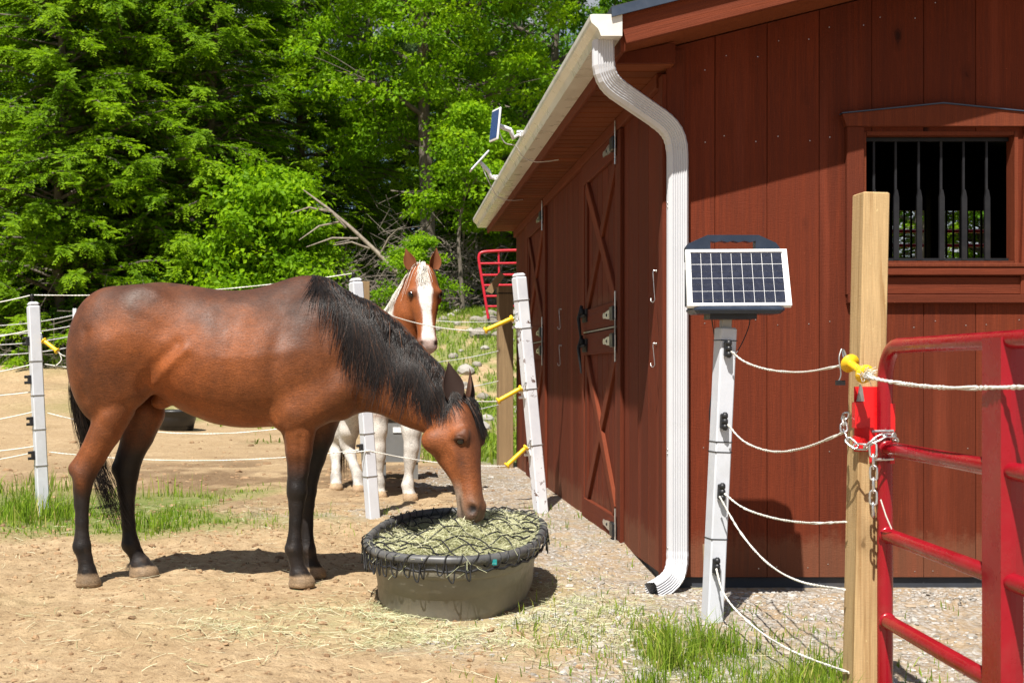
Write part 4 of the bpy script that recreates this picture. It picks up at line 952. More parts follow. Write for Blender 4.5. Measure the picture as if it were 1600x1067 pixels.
rope(hang(at(77, 706, PL), at(579, 700, PL), .072), .0045, RL + 'lowest strand between the bay horse legs')
for i, (y0, y1) in enumerate(((461, 490), (515, 541), (569, 598), (612, 616), (643, 672), (697, 707), (706, 732))):
    rope(hang(at(50 + i, y0, PL), at(-172, y1, 8.6), .03), .0042, ['highest', 'second highest', 'third highest', 'middle', 'third lowest', 'second lowest', 'lowest'][i] + ' white rope leaving the tail-side post, on the side away from the horse', 'fence ropes beyond the tail post')
rope(hang(at(560, 474, PM - .04), at(757, 517, 8.84), .05), .005, RL + 'crossing in front of the paint horse face')
rope(hang(at(570, 590, PM), at(778, 627, 8.84), .05), .005, RL + 'behind the bay horse ears ending in the middle yellow handle')
rope(hang(at(577, 704, PM - .04), at(792, 728, 8.84), .03), .005, RL + 'behind the bay horse muzzle ending in the lowest yellow handle')
rope(hang(at(577, 704, PM - .05), at(536, 708, PM - .1), .0), .005, 'short end of white rope tied round the post beside the paint horse')

def handle(name, p0, p1, r, label, hook_to=None, cat='rope grip', flange=1.5, group=None):
    p0, p1 = Vector(p0), Vector(p1); ax = p1 - p0; L = ax.length; root = thing(name, label, cat, p0, group)
    e_ = .06 if flange < 2 else .07
    pr_ = [(r * .7, 0), (r * flange, L * .005), (r * flange, L * e_), (r * .95, L * (e_ + .01))]
    for i in range(9): z = L * (.12 + .76 * i / 8); pr_.append((r * (1.0 if i % 2 else .9), z))
    pr_ += [(r * .95, L * (.99 - e_)), (r * flange, L * (1 - e_)), (r * flange, L * .995), (r * .6, L)]
    MB().lathe(pr_, p0, ax, 16).build('grip', M['yellow'], root)
    if hook_to is not None:
        h = Vector(hook_to); MB().tube(crom([p1 - ax * .02, p1 + ax * .06, h + Vector((0, 0, .02)), h, h - ax.normalized() * .012 - Vector((0, 0, .012))], 4), .0035, 6).build('hook', M['zinc'], root)
    return root
handle('rope_grip', at(757, 517, 8.84), at(801, 497, 8.87), .017, 'topmost yellow insulated handle hooked to the flaked leaning post', at(808, 492, 8.87))
handle('rope_grip', at(777, 627, 8.84), at(815, 606, 8.87), .017, 'middle yellow insulated handle above the bay horse ears', at(822, 600, 8.87))
handle('rope_grip', at(791, 728, 8.84), at(823, 698, 8.87), .017, 'lowest yellow insulated handle beside the feed tub', at(829, 690, 8.87))
handle('rope_grip', at(90, 549, PL - .1), at(68, 532, PL - .06), .015, 'yellow handle hooked to the post beside the bay horse tail', at(64, 524, PL - .05))
rope(crom([at(90, 549, PL - .1), at(100, 556, PL - .1), at(130, 562, PL - .05), at(170, 566, PL)], 5), .0045, 'rope end trailing from yellow handle behind the bay horse tail')
rope(crom([at(92, 550, PL - .1), at(96, 562, PL - .1), at(88, 571, PL - .1)], 5), .004, 'frayed rope tail dangling below the yellow handle by the tail post')

# far fence
for px, lab in ((117, 'thin white post of the far fence beside the bay horse rump'), (-60, 'thin white post of the far fence farthest from the bay horse'), (300, 'thin white post of the far fence standing behind the bay horse back')):
    d = 25; x = (px - CX) * d / F; z = float(gh(x, d)); MBo = MB(); MBo.box((x, d, (z - .1 + 2.32) / 2), (.075, .075, 2.32 - z + .1), ch=.006); tag(MBo.build('far_fence_post', M['pvc']), lab, 'fence post')
for i, (y0, y1, y2) in enumerate(((509, 492, 481), (523, 508, 498), (538, 524, 515), (553, 541, 533))):
    rope(hang(at(-60, y0, 25), at(117, y1, 25), .08) + hang(at(117, y1, 25), at(300, y2, 25), .06)[1:], .012, ['top', 'second', 'third', 'bottom'][i] + ' thin grey strand of the far fence under the treeline', 'far fence strands', 'ropefar')

# wooden posts behind, with their strands
def wood_post(px, y0, y1, d, w, label, lean=0, top_cut=False, mat='pine'):
    b, tp = Vector(at(px, y0, d)), Vector(at(px + lean, y1, d)); b2 = b + (b - tp).normalized() * .1
    root = thing('wooden_post', label, 'post', b); MB().box((b2 + tp) / 2, (w, w, (tp - b2).length), frame_rot(tp - b, .06), ch=.004).build('timber', M[mat], root)
    return root
wp = wood_post(789, 730, 448, 13, .155, 'square raw timber post behind the flaked leaning post', 0, mat='weathered')
MB().box(at(789, 459, 13), (.163, .163, .012), frame_rot((0, 0, 1), .06)).build('wire_band', M['iron'], wp)
MB().prism([(-.12, -.10), (-.05, -.13), (.09, .06), (.03, .10)], (0, -.02, 0), at(776, 440, 12.9)).build('wedge_board', M['weathered'], wp)
wood_post(571, 722, 440, 13.6, .09, 'narrow timber stake behind the white post by the paint horse', mat='weathered')
for i, (y0, y1) in enumerate(((502, 470), (548, 556), (595, 600), (632, 640))):
    rope(hang(at(780, y0, 12.95), at(571, y1 + 12, 13.55), .06), .005, ['top', 'second', 'third', 'bottom'][i] + ' thin grey strand strung to the square timber post', 'strands at the timber post', 'ropefar')

# red panel gate far behind, on the bank
rg = thing('panel_gate', 'bright red tubular panel gate standing on the bank behind the barn', 'gate', at(762, 497, 29))
d = 29; L0 = [at(748, 400, d), at(762, 497, d)]
pts = crom([at(763, 498, d), at(757, 460, d), at(749, 412, d), at(748.5, 400, d), at(753, 394.5, d), at(770, 392.5, d), at(810, 391, d), at(960, 388, d)], 6)
MB().tube(pts, .033, 8).build('frame_tube', M['redfar'], rg)
MB().tube([at(960, 386, d), at(962, 494, d)], .033, 8).build('frame_tube', M['redfar'], rg)
for yl, yr, xl in ((412, 409, 750), (430, 427, 752), (446, 443, 754.5), (463, 460, 757), (479, 476, 759)):
    MB().tube([at(xl, yl, d), at(960, yr, d)], .026, 8).build('rail', M['redfar'], rg)
for px in (779, 840, 900): MB().tube([at(px, 392, d + .04), at(px + 2, 494, d + .04)], .024, 8).build('brace', M['redfar'], rg)

# ------------------------------------------------------------------ grey bin, black pan behind
bx, by = (622 - CX) * 11.6 / F, 11.6
gb = thing('storage_bin', 'grey box bin standing behind the paint horse legs', 'bin', (bx, by, 0))
m = MB(); m.prism([(-.20, .17), (.20, .17), (.23, .57), (-.23, .57)], (0, .35, 0), (bx, by - .17, 0)); m.build('body', M['greybin'], gb)
m = MB(); m.box((bx, by + .005, .585), (.49, .40, .03), ch=.006); m.build('lid', M['greybin'], gb)
for sx in (-.15, .15):
    for sy in (-.12, .12): MB().box((bx + sx, by + sy, .085), (.07, .07, .19)).build('leg', M['greybin'], gb)
MB().box((bx + .02, by - .175, .47), (.14, .01, .05)).build('name_plate', M['white'], gb)
x, y = -3.35, 19.6; z = float(gz_at(x, y))
m = MB(); m.lathe([(.0, .02), (.28, 0), (.34, .22), (.36, .30), (.39, .31), (.39, .34), (.34, .34), (.30, .05), (.0, .045)], (x, y, z - .02), n=24)
tag(m.build('rubber_pan', M['black']), 'round black rubber pan lying in the paddock behind the bay horse belly', 'pan')

# ------------------------------------------------------------------ solar fence charger on its post
CY_ = 5.31
cb, ct = Vector(at(1113, 962, CY_)), Vector(at(1134, 512, CY_))
cp = thing('charger_post', 'leaning white post carrying the solar fence charger', 'fence post', cb)
rot = frame_rot(ct - cb, .18); b2 = cb - (ct - cb).normalized() * .1
MB().box((b2 + ct) / 2, (.074, .074, (ct - b2).length), rot, ch=.006).build('post_tube', M['pvc'], cp)
MB().box(Vector(at(1134, 503, CY_)), (.046, .03, .08), rot, ch=.003).build('mount_stub', M['steel'], cp)
for s in (.955, .605, .57, .27): MB().box(cb.lerp(ct, s), (.0775, .0775, .004), rot).build('zip_tie', M['black'], cp)
for py, px in ((545, 1136), (658, 1130), (768, 1126), (884, 1118)):
    c_ = Vector(at(px, py, CY_ - .052)); m = MB(); m.box(c_, (.024, .022, .066), rot, ch=.004)
    for dz in (.024, 0, -.024): m.lathe([(.008, -.012), (.016, -.006), (.016, .006), (.008, .012)], c_ + Vector((.004, -.014, dz)), (1, -.4, 0), 10)
    m.build('insulator', M['black'], cp)
MB().tube(crom([at(1128, 500, CY_), at(1112, 492, CY_ + .02), at(1120, 560, CY_ + .06), at(1109, 640, CY_ + .05), at(1112, 668, CY_ + .05), at(1122, 690, CY_ + .04)], 6), .0028, 5).build('ground_wire', M['black'], cp)
MB().tube(crom([at(1172, 494, CY_), at(1170, 510, CY_), at(1160, 535, CY_ - .02), at(1148, 556, CY_ - .04)], 6), .0024, 5).build('hot_wire', M['black'], cp)
sc = thing('solar_charger', 'dark solar fence charger with carrying handle and white framed cell panel', 'fence charger', at(1150, 492, CY_))
# panel plane: lower edge nearer the camera
BLp, BRp, TRp, TLp = [Vector(p) for p in (at(1074, 479, 5.19), at(1237, 478, 5.19), at(1226, 391, 5.365), at(1063, 391, 5.365))]
ux = (BRp - BLp); W_ = ux.length; ux.normalize(); uy = ((TLp + TRp) / 2 - (BLp + BRp) / 2); H_ = uy.length; uy.normalize(); un = ux.cross(uy).normalized()
if un.y > 0: un = -un
shear = ((TLp - BLp).dot(ux))
def PP(a, b, k=0.0): return BLp + ux * (a * W_ + shear * b) + uy * (b * H_) + un * k
def pbox(a0, a1, b0, b1, k0, k1):
    P = [PP(a, b, k) for k in (k0, k1) for a, b in ((a0, b0), (a1, b0), (a1, b1), (a0, b1))]
    return MB().add(P, [(3, 2, 1, 0), (4, 5, 6, 7), (0, 1, 5, 4), (1, 2, 6, 5), (2, 3, 7, 6), (3, 0, 4, 7)])
for a0, a1, b0, b1 in ((0, 1, 0, .045), (0, 1, .955, 1), (0, .045, .0452, .9548), (.955, 1, .0452, .9548)): pbox(a0, a1, b0, b1, -.012, .006).build('panel_frame', M['alu'], sc)
bs = pbox(.0455, .9545, .0455, .9545, -.008, -.002).build('panel_back_sheet', M['alu'], sc)
rows = [(.05, .112), (.115, .262), (.270, .382), (.385, .492), (.500, .612), (.615, .742), (.752, .89), (.893, .95)]
for r0, r1 in rows:
    for i in range(9):
        a0 = .05 + .9 * i / 9 + .0022; a1 = .05 + .9 * (i + 1) / 9 - .0022; pbox(a0, a1, r0 + .003, r1 - .003, -.002, .0005).build('solar_cell', M['cells'], bs)
# housing behind and below, handle above
m = MB(); hw = W_ * .43; hc = (BLp + BRp + TRp + TLp) / 4 + Vector((.006, .11, .0))
m.box(hc + Vector((0, 0, -.035)), (hw * 2, .12, .20), ch=.02); m.build('housing', M['navy'], sc)
m = MB(); m.box((BLp + BRp) / 2 + Vector((.0, .07, -.013)), (W_ * .87, .17, .036), ch=.015); m.build('housing_lip', M['navy'], sc)
m = MB(); m.box((BLp + BRp) / 2 + Vector((-.02, .07, -.042)), (.2, .1, .022)); m.build('terminal_strip', M['black'], sc)
hb = hc.z + .08; zt = 1.0 + (583 - 367) * 5.38 / F
outl = [(-.205, hb), (.205, hb), (.205, zt - .055), (.19, zt - .035), (.11, zt), (-.11, zt), (-.19, zt - .035), (-.205, zt - .055)]
hole = [(-.10, zt - .05), (-.08, zt - .065), (.085, zt - .065), (.10, zt - .05), (.095, zt - .028)] + [(.085 - .022 * i, zt - (.022 if i % 2 else .028)) for i in range(1, 8)] + [(-.095, zt - .03)]
m = MB(); cx_ = at(1143, 400, 5.41)[0]; o_ = (cx_, 5.385, 0)
m.prism([(-.205, hb), (-.10, hb), (-.10, zt - .0005), (-.112, zt), (-.19, zt - .035), (-.205, zt - .055)], (0, .045, 0), o_); m.prism([(.10, hb), (.205, hb), (.205, zt - .055), (.19, zt - .035), (.112, zt), (.10, zt - .0005)], (0, .045, 0), o_)
m.prism([(-.10, zt - .026)] + [(-.10 + .2 * i / 8, zt - .026 - (.006 if i % 2 else 0)) for i in range(1, 8)] + [(.10, zt - .026), (.10, zt), (-.10, zt)], (0, .043, 0), (cx_, 5.386, 0)); m.prism([(-.10, hb), (.10, hb), (.10, zt - .062), (-.10, zt - .062)], (0, .043, 0), (cx_, 5.386, 0))
m.build('carrying_handle', M['navy'], sc)
stk = MB(); stk.tube([at(1100, 850, 5.75), at(1102, 905, 5.75)], .007, 6); tag(stk.build('ground_stake', M['brown_plastic']), 'short rusty rod standing behind the solar charger post', 'rod')

# ropes from the charger post to the gate post
rope(crom([at(1142, 549, 5.215), at(1165, 566, 5.17), at(1203, 578, 4.76), at(1255, 581, 4.39), at(1316, 571, 4.11)]), .0048, 'uppermost rope from the charger post to the gate post handle')
rope(crom([at(1137, 663, 5.215), at(1163, 690, 5.14), at(1205, 705, 4.76), at(1255, 700, 4.39), at(1320, 675, 4.11)]), .0048, 'rope sagging from charger post insulator to the gate post chain')
rope(crom([at(1132, 771, 5.215), at(1163, 794, 5.11), at(1212, 810, 4.71), at(1268, 817, 4.33), at(1322, 815, 4.10)]), .0048, 'rope from charger post crossing its own shadow on the barn')
rope(crom([at(1124, 775, 5.215), at(1158, 833, 5.11), at(1200, 880, 4.76), at(1250, 908, 4.41), at(1320, 921, 4.10)]), .0048, 'rope hanging steeply from the charger post to the gate post foot')
rope(crom([at(1119, 888, 5.215), at(1130, 925, 5.16), at(1155, 958, 5.06), at(1200, 995, 4.76), at(1250, 1022, 4.44), at(1326, 1050, 4.10)]), .0048, 'lowest rope running over the grass from the charger post foot')

# ------------------------------------------------------------------ timber gate post and red gate
GPY = 4.12
gp = wood_post(1343, 1150, 303, GPY, .0895, 'new square timber gate post with chain and yellow handle', 18)
gz0 = GPY - .0895 / 2                                # depth of the post's front face
gd0, gd1 = Vector(at(1352, 585, 3.94)), Vector(at(1327, 567, 4.03))
h = handle('rope_grip', gd0, gd1, .0135, 'yellow spool handle with frayed white rope at the gate post', at(1318, 556, 4.12), flange=2.35)
MB().tube(crom([at(1315, 545, 4.08), at(1311, 560, 4.07), at(1314, 585, 4.06), at(1309, 598, 4.06)], 4), .0025, 5).build('wire_loop', M['steel'], h)
MB().box(at(1313, 598, 4.055), (.03, .01, .016)).build('clip', M['black'], h)
g = rng(88); m = MB()
for i in range(90):
    b = Vector(gd0) + Vector(g.normal(0, .008, 3)); dr = Vector((.4, -.8, .2)) * .5 + Vector(g.normal(0, .6, 3)); m.tube([b, b + dr.normalized() * g.uniform(.012, .032)], .001, 3)
m.build('frayed_end', M['rope'], h)
rope(crom([at(1353, 588, 3.93), at(1400, 598, 3.80), at(1480, 606, 3.42), at(1600, 605, 3.02), (1.53, 2.0, .985), (1.50, .8, 1.0)]), .0068, 'thick white rope leading from the spool handle along the red gate')
TR = .0248; G0 = Vv((1.662, 4.055, 0)); GD = Vv((-.052, -1.0, 0)).normalized(); GN = Vv((GD.y, -GD.x, 0))
def gpt(s, z, k=0.0): return G0 + GD * s + GN * k + Vv((0, 0, z))
gate = thing('red_gate', 'shiny red tubular steel farm gate chained to the timber post', 'gate', (G0.x, G0.y, -.1))
zt = 1.088; rb = .12; GL = 3.15
pts = [gpt(0, -.09), gpt(0, .5), gpt(0, zt - rb)] + [gpt(rb * (1 - math.cos(a)), zt - rb + rb * math.sin(a)) for a in [math.pi / 2 * i / 9 for i in range(1, 10)]] + [gpt(1.6, zt - .004), gpt(GL, zt - .008)]
MB().tube(pts, TR, 18).build('frame_tube', M['red'], gate)
MB().tube([gpt(GL, -.09), gpt(GL, zt)], TR, 14).build('frame_tube', M['red'], gate)
for z in (.752, .467, .183, -.08): MB().tube([gpt(.005, z), gpt(GL, z - .012)], TR * .96, 18).build('rail', M['red'], gate)
for z in (.752, .467, .183):
    m = MB(); m.lathe([(TR * .95, -.006), (TR * 1.14, -.003), (TR * 1.14, .003), (TR * .95, .006)], gpt(TR * .98, z), GD, 16); m.build('weld_bead', M['red'], gate)
for s_ in (.86, 1.75, 2.6):
    m = MB(); w = .062
    m.prism([(-w, -.006), (-w * .9, -.029), (w * .9, -.029), (w, -.006), (w, .006), (w * .9, .029), (-w * .9, .029), (-w, .006)], (0, 0, zt + .1), gpt(s_, -.095), GD, GN); m.build('upright_brace', M['red'], gate)
# latch on the post
lt = thing('gate_latch', 'bright red two-way gate latch screwed to the timber gate post', 'latch', at(1360, 690, gz0))
yl = gz0 - .002
def lp(px, py, d=yl): return at(px, py, d)
def plate(poly, d, th, name, mat='redlatch'):
    m = MB(); P = [Vector(lp(x, y, d)) for x, y in poly]; Q = [p + Vector((0, -th, 0)) for p in P]; n = len(P)
    m.add(P + Q, [tuple(range(n)), tuple(range(2 * n - 1, n - 1, -1))] + [(k, (k + 1) % n, (k + 1) % n + n, k + n) for k in range(n)]); return m.build(name, M[mat], lt)
plate([(1334, 604), (1372, 604), (1372, 705), (1334, 705)], yl - .0005, .005, 'back_plate')
plate([(1331, 628), (1354, 628), (1354, 668), (1331, 668)], yl - .006, .028, 'keeper')
plate([(1376, 630), (1391, 630), (1391, 672), (1376, 672)], yl - .001, .04, 'keeper')
plate([(1332, 680), (1352, 686), (1352, 704), (1332, 700)], yl - .006, .02, 'lower_stop')
plate([(1338, 627), (1349, 627), (1346, 606), (1343, 600)], yl - .014, .01, 'lever', 'steel')
MB().tube([lp(1362, 674, yl - .06), lp(1396, 673, yl - .06)], .005, 8).build('pivot_bolt', M['zinc'], lt)
MB().tube([lp(1362, 718, yl - .06), lp(1396, 717, yl - .06)], .005, 8).build('pivot_bolt', M['zinc'], lt)
plate([(1358, 668), (1366, 668), (1366, 724), (1358, 724)], yl - .055, .006, 'fork_plate')
plate([(1391, 668), (1397, 668), (1397, 724), (1391, 724)], yl - .055, .006, 'fork_plate')
# chain
ch = thing('chain', 'zinc chain looped round the gate post and red gate', 'chain', at(1365, 700, 3.98))
link_me = {}
def link(p, q, flip):
    p, q = Vector(p), Vector(q); ax = (q - p); r = .0108; key = 'l'
    if key not in link_me:
        m = MB(); pts = []; hl = .0235
        for i in range(17):
            a = 2 * math.pi * i / 16; pts.append(Vector((r * math.cos(a), 0, (hl - r) * (1 if math.sin(a) > 0 else -1) * min(1, abs(math.sin(a)) * 3) + r * math.sin(a))))
        m.tube(pts, .0035, 6, caps=False); link_me[key] = m.mesh('link', M['zinc'])
    rot = frame_rot(ax, flip * math.pi / 2 + .5)
    put('link', link_me[key], ch, matrix=Matrix.Translation((p + q) / 2) @ rot.to_4x4())
def chain(path):
    pts = crom(path, 30); s = 0; acc = [pts[0]]; step = .0345
    for a, b in zip(pts[:-1], pts[1:]):
        s += (b - a).length
        if s >= step: acc.append(b); s = 0
    for i in range(len(acc) - 1): link(acc[i], acc[i + 1], i % 2)
chain([at(1322, 646, 4.12), at(1318, 668, 4.05), at(1327, 690, 4.01), at(1345, 700, 3.985), at(1358, 695, 3.965), at(1375, 682, 3.96), at(1394, 680, 3.97), at(1399, 688, 4.04)])
chain([at(1364, 694, 3.955), at(1365, 730, 3.95), at(1364, 814, 3.95)])
MB().tube([at(1376, 780, 3.96), at(1384, 805, 3.95), at(1393, 826, 3.95)], .0025, 5).build('tie_wire', M['rope'], gate)
# hinge post of the gate, behind the camera
m = MB(); m.box((1.49, .72, .68), (.09, .09, 1.7), ch=.004); tag(m.build('hinge_post', M['pine']), 'timber hinge post at the other end of the red gate', 'post')

# ------------------------------------------------------------------ feed tub with hay and net
TC, TH = Vector((.345, 5.715, -.012)), R(-12)
def oval(a, b, th, n=2.5):
    c_, s_ = math.cos(th), math.sin(th); return (a * math.copysign(abs(c_) ** (2 / n), c_), b * math.copysign(abs(s_) ** (2 / n), s_))
def tubpt(a, b, th, z):
    x, y = oval(a, b, th); ct, st = math.cos(TH), math.sin(TH); return Vector((TC.x + x * ct - y * st, TC.y + x * st + y * ct, TC.z + z * .92 + .045 * y))
tub = thing('feed_tub', 'oval grey-brown plastic stock tub full of hay at the bay horse muzzle', 'tub', TC)
t = NT('tub_plastic'); v = t.coord('Object'); n1 = t.noise(v, 4, 6, 0.65); n2 = t.noise(v, 30, 4)
c = t.ramp(n1, [(0.3, (0.14, 0.13, 0.105)), (0.7, (0.215, 0.20, 0.165))]); c = t.mix(t.ramp(t.noise(v, 2.1, 6, 0.7), [(0.5, 0.0), (0.75, 0.55)]), c, (0.30, 0.25, 0.17))
M['tub'] = t.fin(c, t.ramp(n2, [(0.3, 0.42), (0.7, 0.6)]), 0, t.bump(n2, 0.1, 0.003)); NS = 72
prof = [(.585, .325, -.02), (.590, .330, .01), (.600, .340, .03), (.615, .352, .19), (.633, .370, .196), (.640, .378, .205), (.648, .385, .285), (.640, .378, .287), (.625, .362, .20), (.60, .335, .06), (.3, .17, .05), (.01, .01, .05)]
V = [tubpt(b, a, 2 * math.pi * k / NS, z) for a, b, z in prof for k in range(NS)]
m = MB(); m.add(V, [(i * NS + k, i * NS + (k + 1) % NS, (i + 1) * NS + (k + 1) % NS, (i + 1) * NS + k) for i in range(len(prof) - 1) for k in range(NS)], True); m.build('tub_body', M['tub'], tub)
rim = [tubpt(.388, .652, 2 * math.pi * k / NS, .288) for k in range(NS + 1)]
t = NT('rim_plastic'); v = t.coord('Object'); n1 = t.noise(v, 14, 5, 0.6); M['rim'] = t.fin(t.ramp(n1, [(0.3, (0.05, 0.05, 0.052)), (0.7, (0.12, 0.12, 0.118))]), 0.42, 0, t.bump(n1, 0.15, 0.004)); MB().tube(rim, .021, 10, caps=False).build('rim', M['rim'], tub)
MB().box(tubpt(.408, .672, -1.02, .275), (.016, .012, .022), Matrix.Rotation(.5, 3, 'Z')).build('teal_tag', painted('teal_tape', (.02, .32, .33), .5), tub)

def hay_z(u, v):     # u, v in -1..1 across and along the tub
    return .262 + .085 * np.exp(-((u - .35) ** 2 / .35 + (v - .05) ** 2 / .5)) + .05 * np.exp(-((u + .1) ** 2 / .3 + (v + .55) ** 2 / .12)) + .05 * np.exp(-((u - .12) ** 2 + (v + .44) ** 2) / .06) - .07 * np.exp(-((u + .55) ** 2 / .12 + (v - .35) ** 2 / .3)) + .05 * (fbm(np.asarray(u) * 3 + 5, np.asarray(v) * 4, 0, 7, 3) - .5)
ct, st = math.cos(TH), math.sin(TH)
def tubw(u, v, z): x, y = u * .375, v * .635; return np.stack([TC.x + x * ct - y * st, TC.y + x * st + y * ct, TC.z + z * .92 + .045 * y], -1)
gu, gv = np.meshgrid(np.linspace(-1, 1, 40), np.linspace(-1, 1, 60)); rr = np.clip((np.abs(gu) ** 2.5 + np.abs(gv) ** 2.5) ** .4, 1e-6, None); sc_ = np.where(rr > .985, .985 / rr, 1); gu, gv = gu * sc_, gv * sc_
V = tubw(gu, gv, hay_z(gu, gv) - .015).reshape(-1, 3); ii = (np.arange(59)[:, None] * 40 + np.arange(39)[None]).ravel()
g = rng(61); n = 24000; u, v_ = g.uniform(-1, 1, n), g.uniform(-1, 1, n); k = (np.abs(u) ** 2.5 + np.abs(v_) ** 2.5) < .96; u, v_ = u[k], v_[k]; n = len(u)
C = tubw(u, v_, hay_z(u, v_) + g.uniform(-.012, .016, n)); SV, SF = straws(C, g.uniform(0, 6.283, n), g.normal(0.05, .28, n), g.uniform(.025, .11, n), g.uniform(.0011, .0024, n), g, .25)
nr = 150; th = g.uniform(0, 6.283, nr); ov = np.array([tuple(tubpt(.40, .665, a, g.uniform(.24, .31))) for a in th]); SV2, SF2 = straws(ov, g.uniform(0, 6.283, nr), g.normal(-.5, .6, nr), g.uniform(.04, .13, nr), g.uniform(.0012, .0022, nr), g, .3)
base_f = np.stack([ii, ii + 1, ii + 41, ii + 40], 1)
hv = np.concatenate([V, SV, SV2]); hf = np.concatenate([base_f, SF + len(V), SF2 + len(V) + len(SV)])
var = np.concatenate([np.full(len(V), .4), np.repeat(np.clip(g.normal(.62, .28, n), 0, 1), 8), np.repeat(g.uniform(.2, 1, nr), 8)])
tag(put('hay', mesh_np('hay', hv, hf, False, {'var': var}), mat=M['hay']), 'pale green hay heaped in the oval feed tub', 'hay', kind='stuff')
# net
net = thing('hay_net', 'black knotted slow-feed net stretched over the hay and tub rim', 'hay net', (TC.x, TC.y, .28))
m = MB(); M['netcord'] = painted('black_net_cord', (.014, .014, .016), .55, .3)
for fam in (0, 1):
    for i in range(-7, 8):
        off = i * .32 + g.uniform(-.07, .07); pts = []
        for s in np.linspace(-2.2, 2.2, 60):
            x_, y_ = (s + off, s * .62 - off * .0) if fam == 0 else (s + off, -s * .62)
            u_, v2 = x_, y_
            q = (abs(u_) ** 2.5 + abs(v2) ** 2.5) ** .4
            if q > 1.0: 
                if len(pts) > 2: m.tube(pts, .0034, 5)
                pts = []; continue
            zz = float(hay_z(u_, v2)) + .020 + .014 * math.sin(s * 17 + i * 2.1) + .035 * max(0, q - .75) * 4 * .6
            if q > .9: zz = max(zz, .24 + (q - .9) * .7)
            p = tubw(u_ + .02 * math.sin(s * 9 + i), v2 + .015 * math.cos(s * 11 + i * 3), zz); pts.append(Vector(p))
        if len(pts) > 2: m.tube(pts, .0034, 5)
m.build('net_mesh', M['netcord'], net)
m = MB(); pts = []; NL = 46
for i in range(NL * 10 + 1):
    s = i / (NL * 10); th = 2 * math.pi * s; ph = 2 * math.pi * i / 10 + .9 * math.sin(th * 13); wob = .012 * math.sin(th * 31) + .008 * math.sin(th * 57 + 1); rad = .025 + .005 * math.sin(th * 41)
    lowr = .018 * max(0, -math.sin(ph)) * (1 + math.sin(th * 23))
    pts.append(tubpt(.388 + rad * math.cos(ph), .652 + rad * math.cos(ph), th + wob, .288 + rad * math.sin(ph) - lowr))
m.tube(pts, .0034, 5)
m.build('rim_lashing', M['netcord'], net)
m = MB()
for i in range(50):
    th = 2 * math.pi * (i + g.uniform(-.4, .4)) / 62; d1, d2 = g.uniform(.02, .06), g.uniform(.02, .07); w = g.uniform(.02, .06); q = g.uniform(.004, .022)
    m.tube(crom([tubpt(.41, .675, th - w, .275), tubpt(.40 + q, .665 + q, th - w * .5, .262 - d1), tubpt(.40 + q, .664 + q, th + w * .6, .255 - d2), tubpt(.41, .675, th + w, .272)], 4), .0034, 5)
m.tube([tubpt(.402, .667, 2 * math.pi * k / 120, .243 + .006 * math.sin(k * 1.7)) for k in range(121)], .006, 5, caps=False)
m.build('hem_loops', M['netcord'], net)
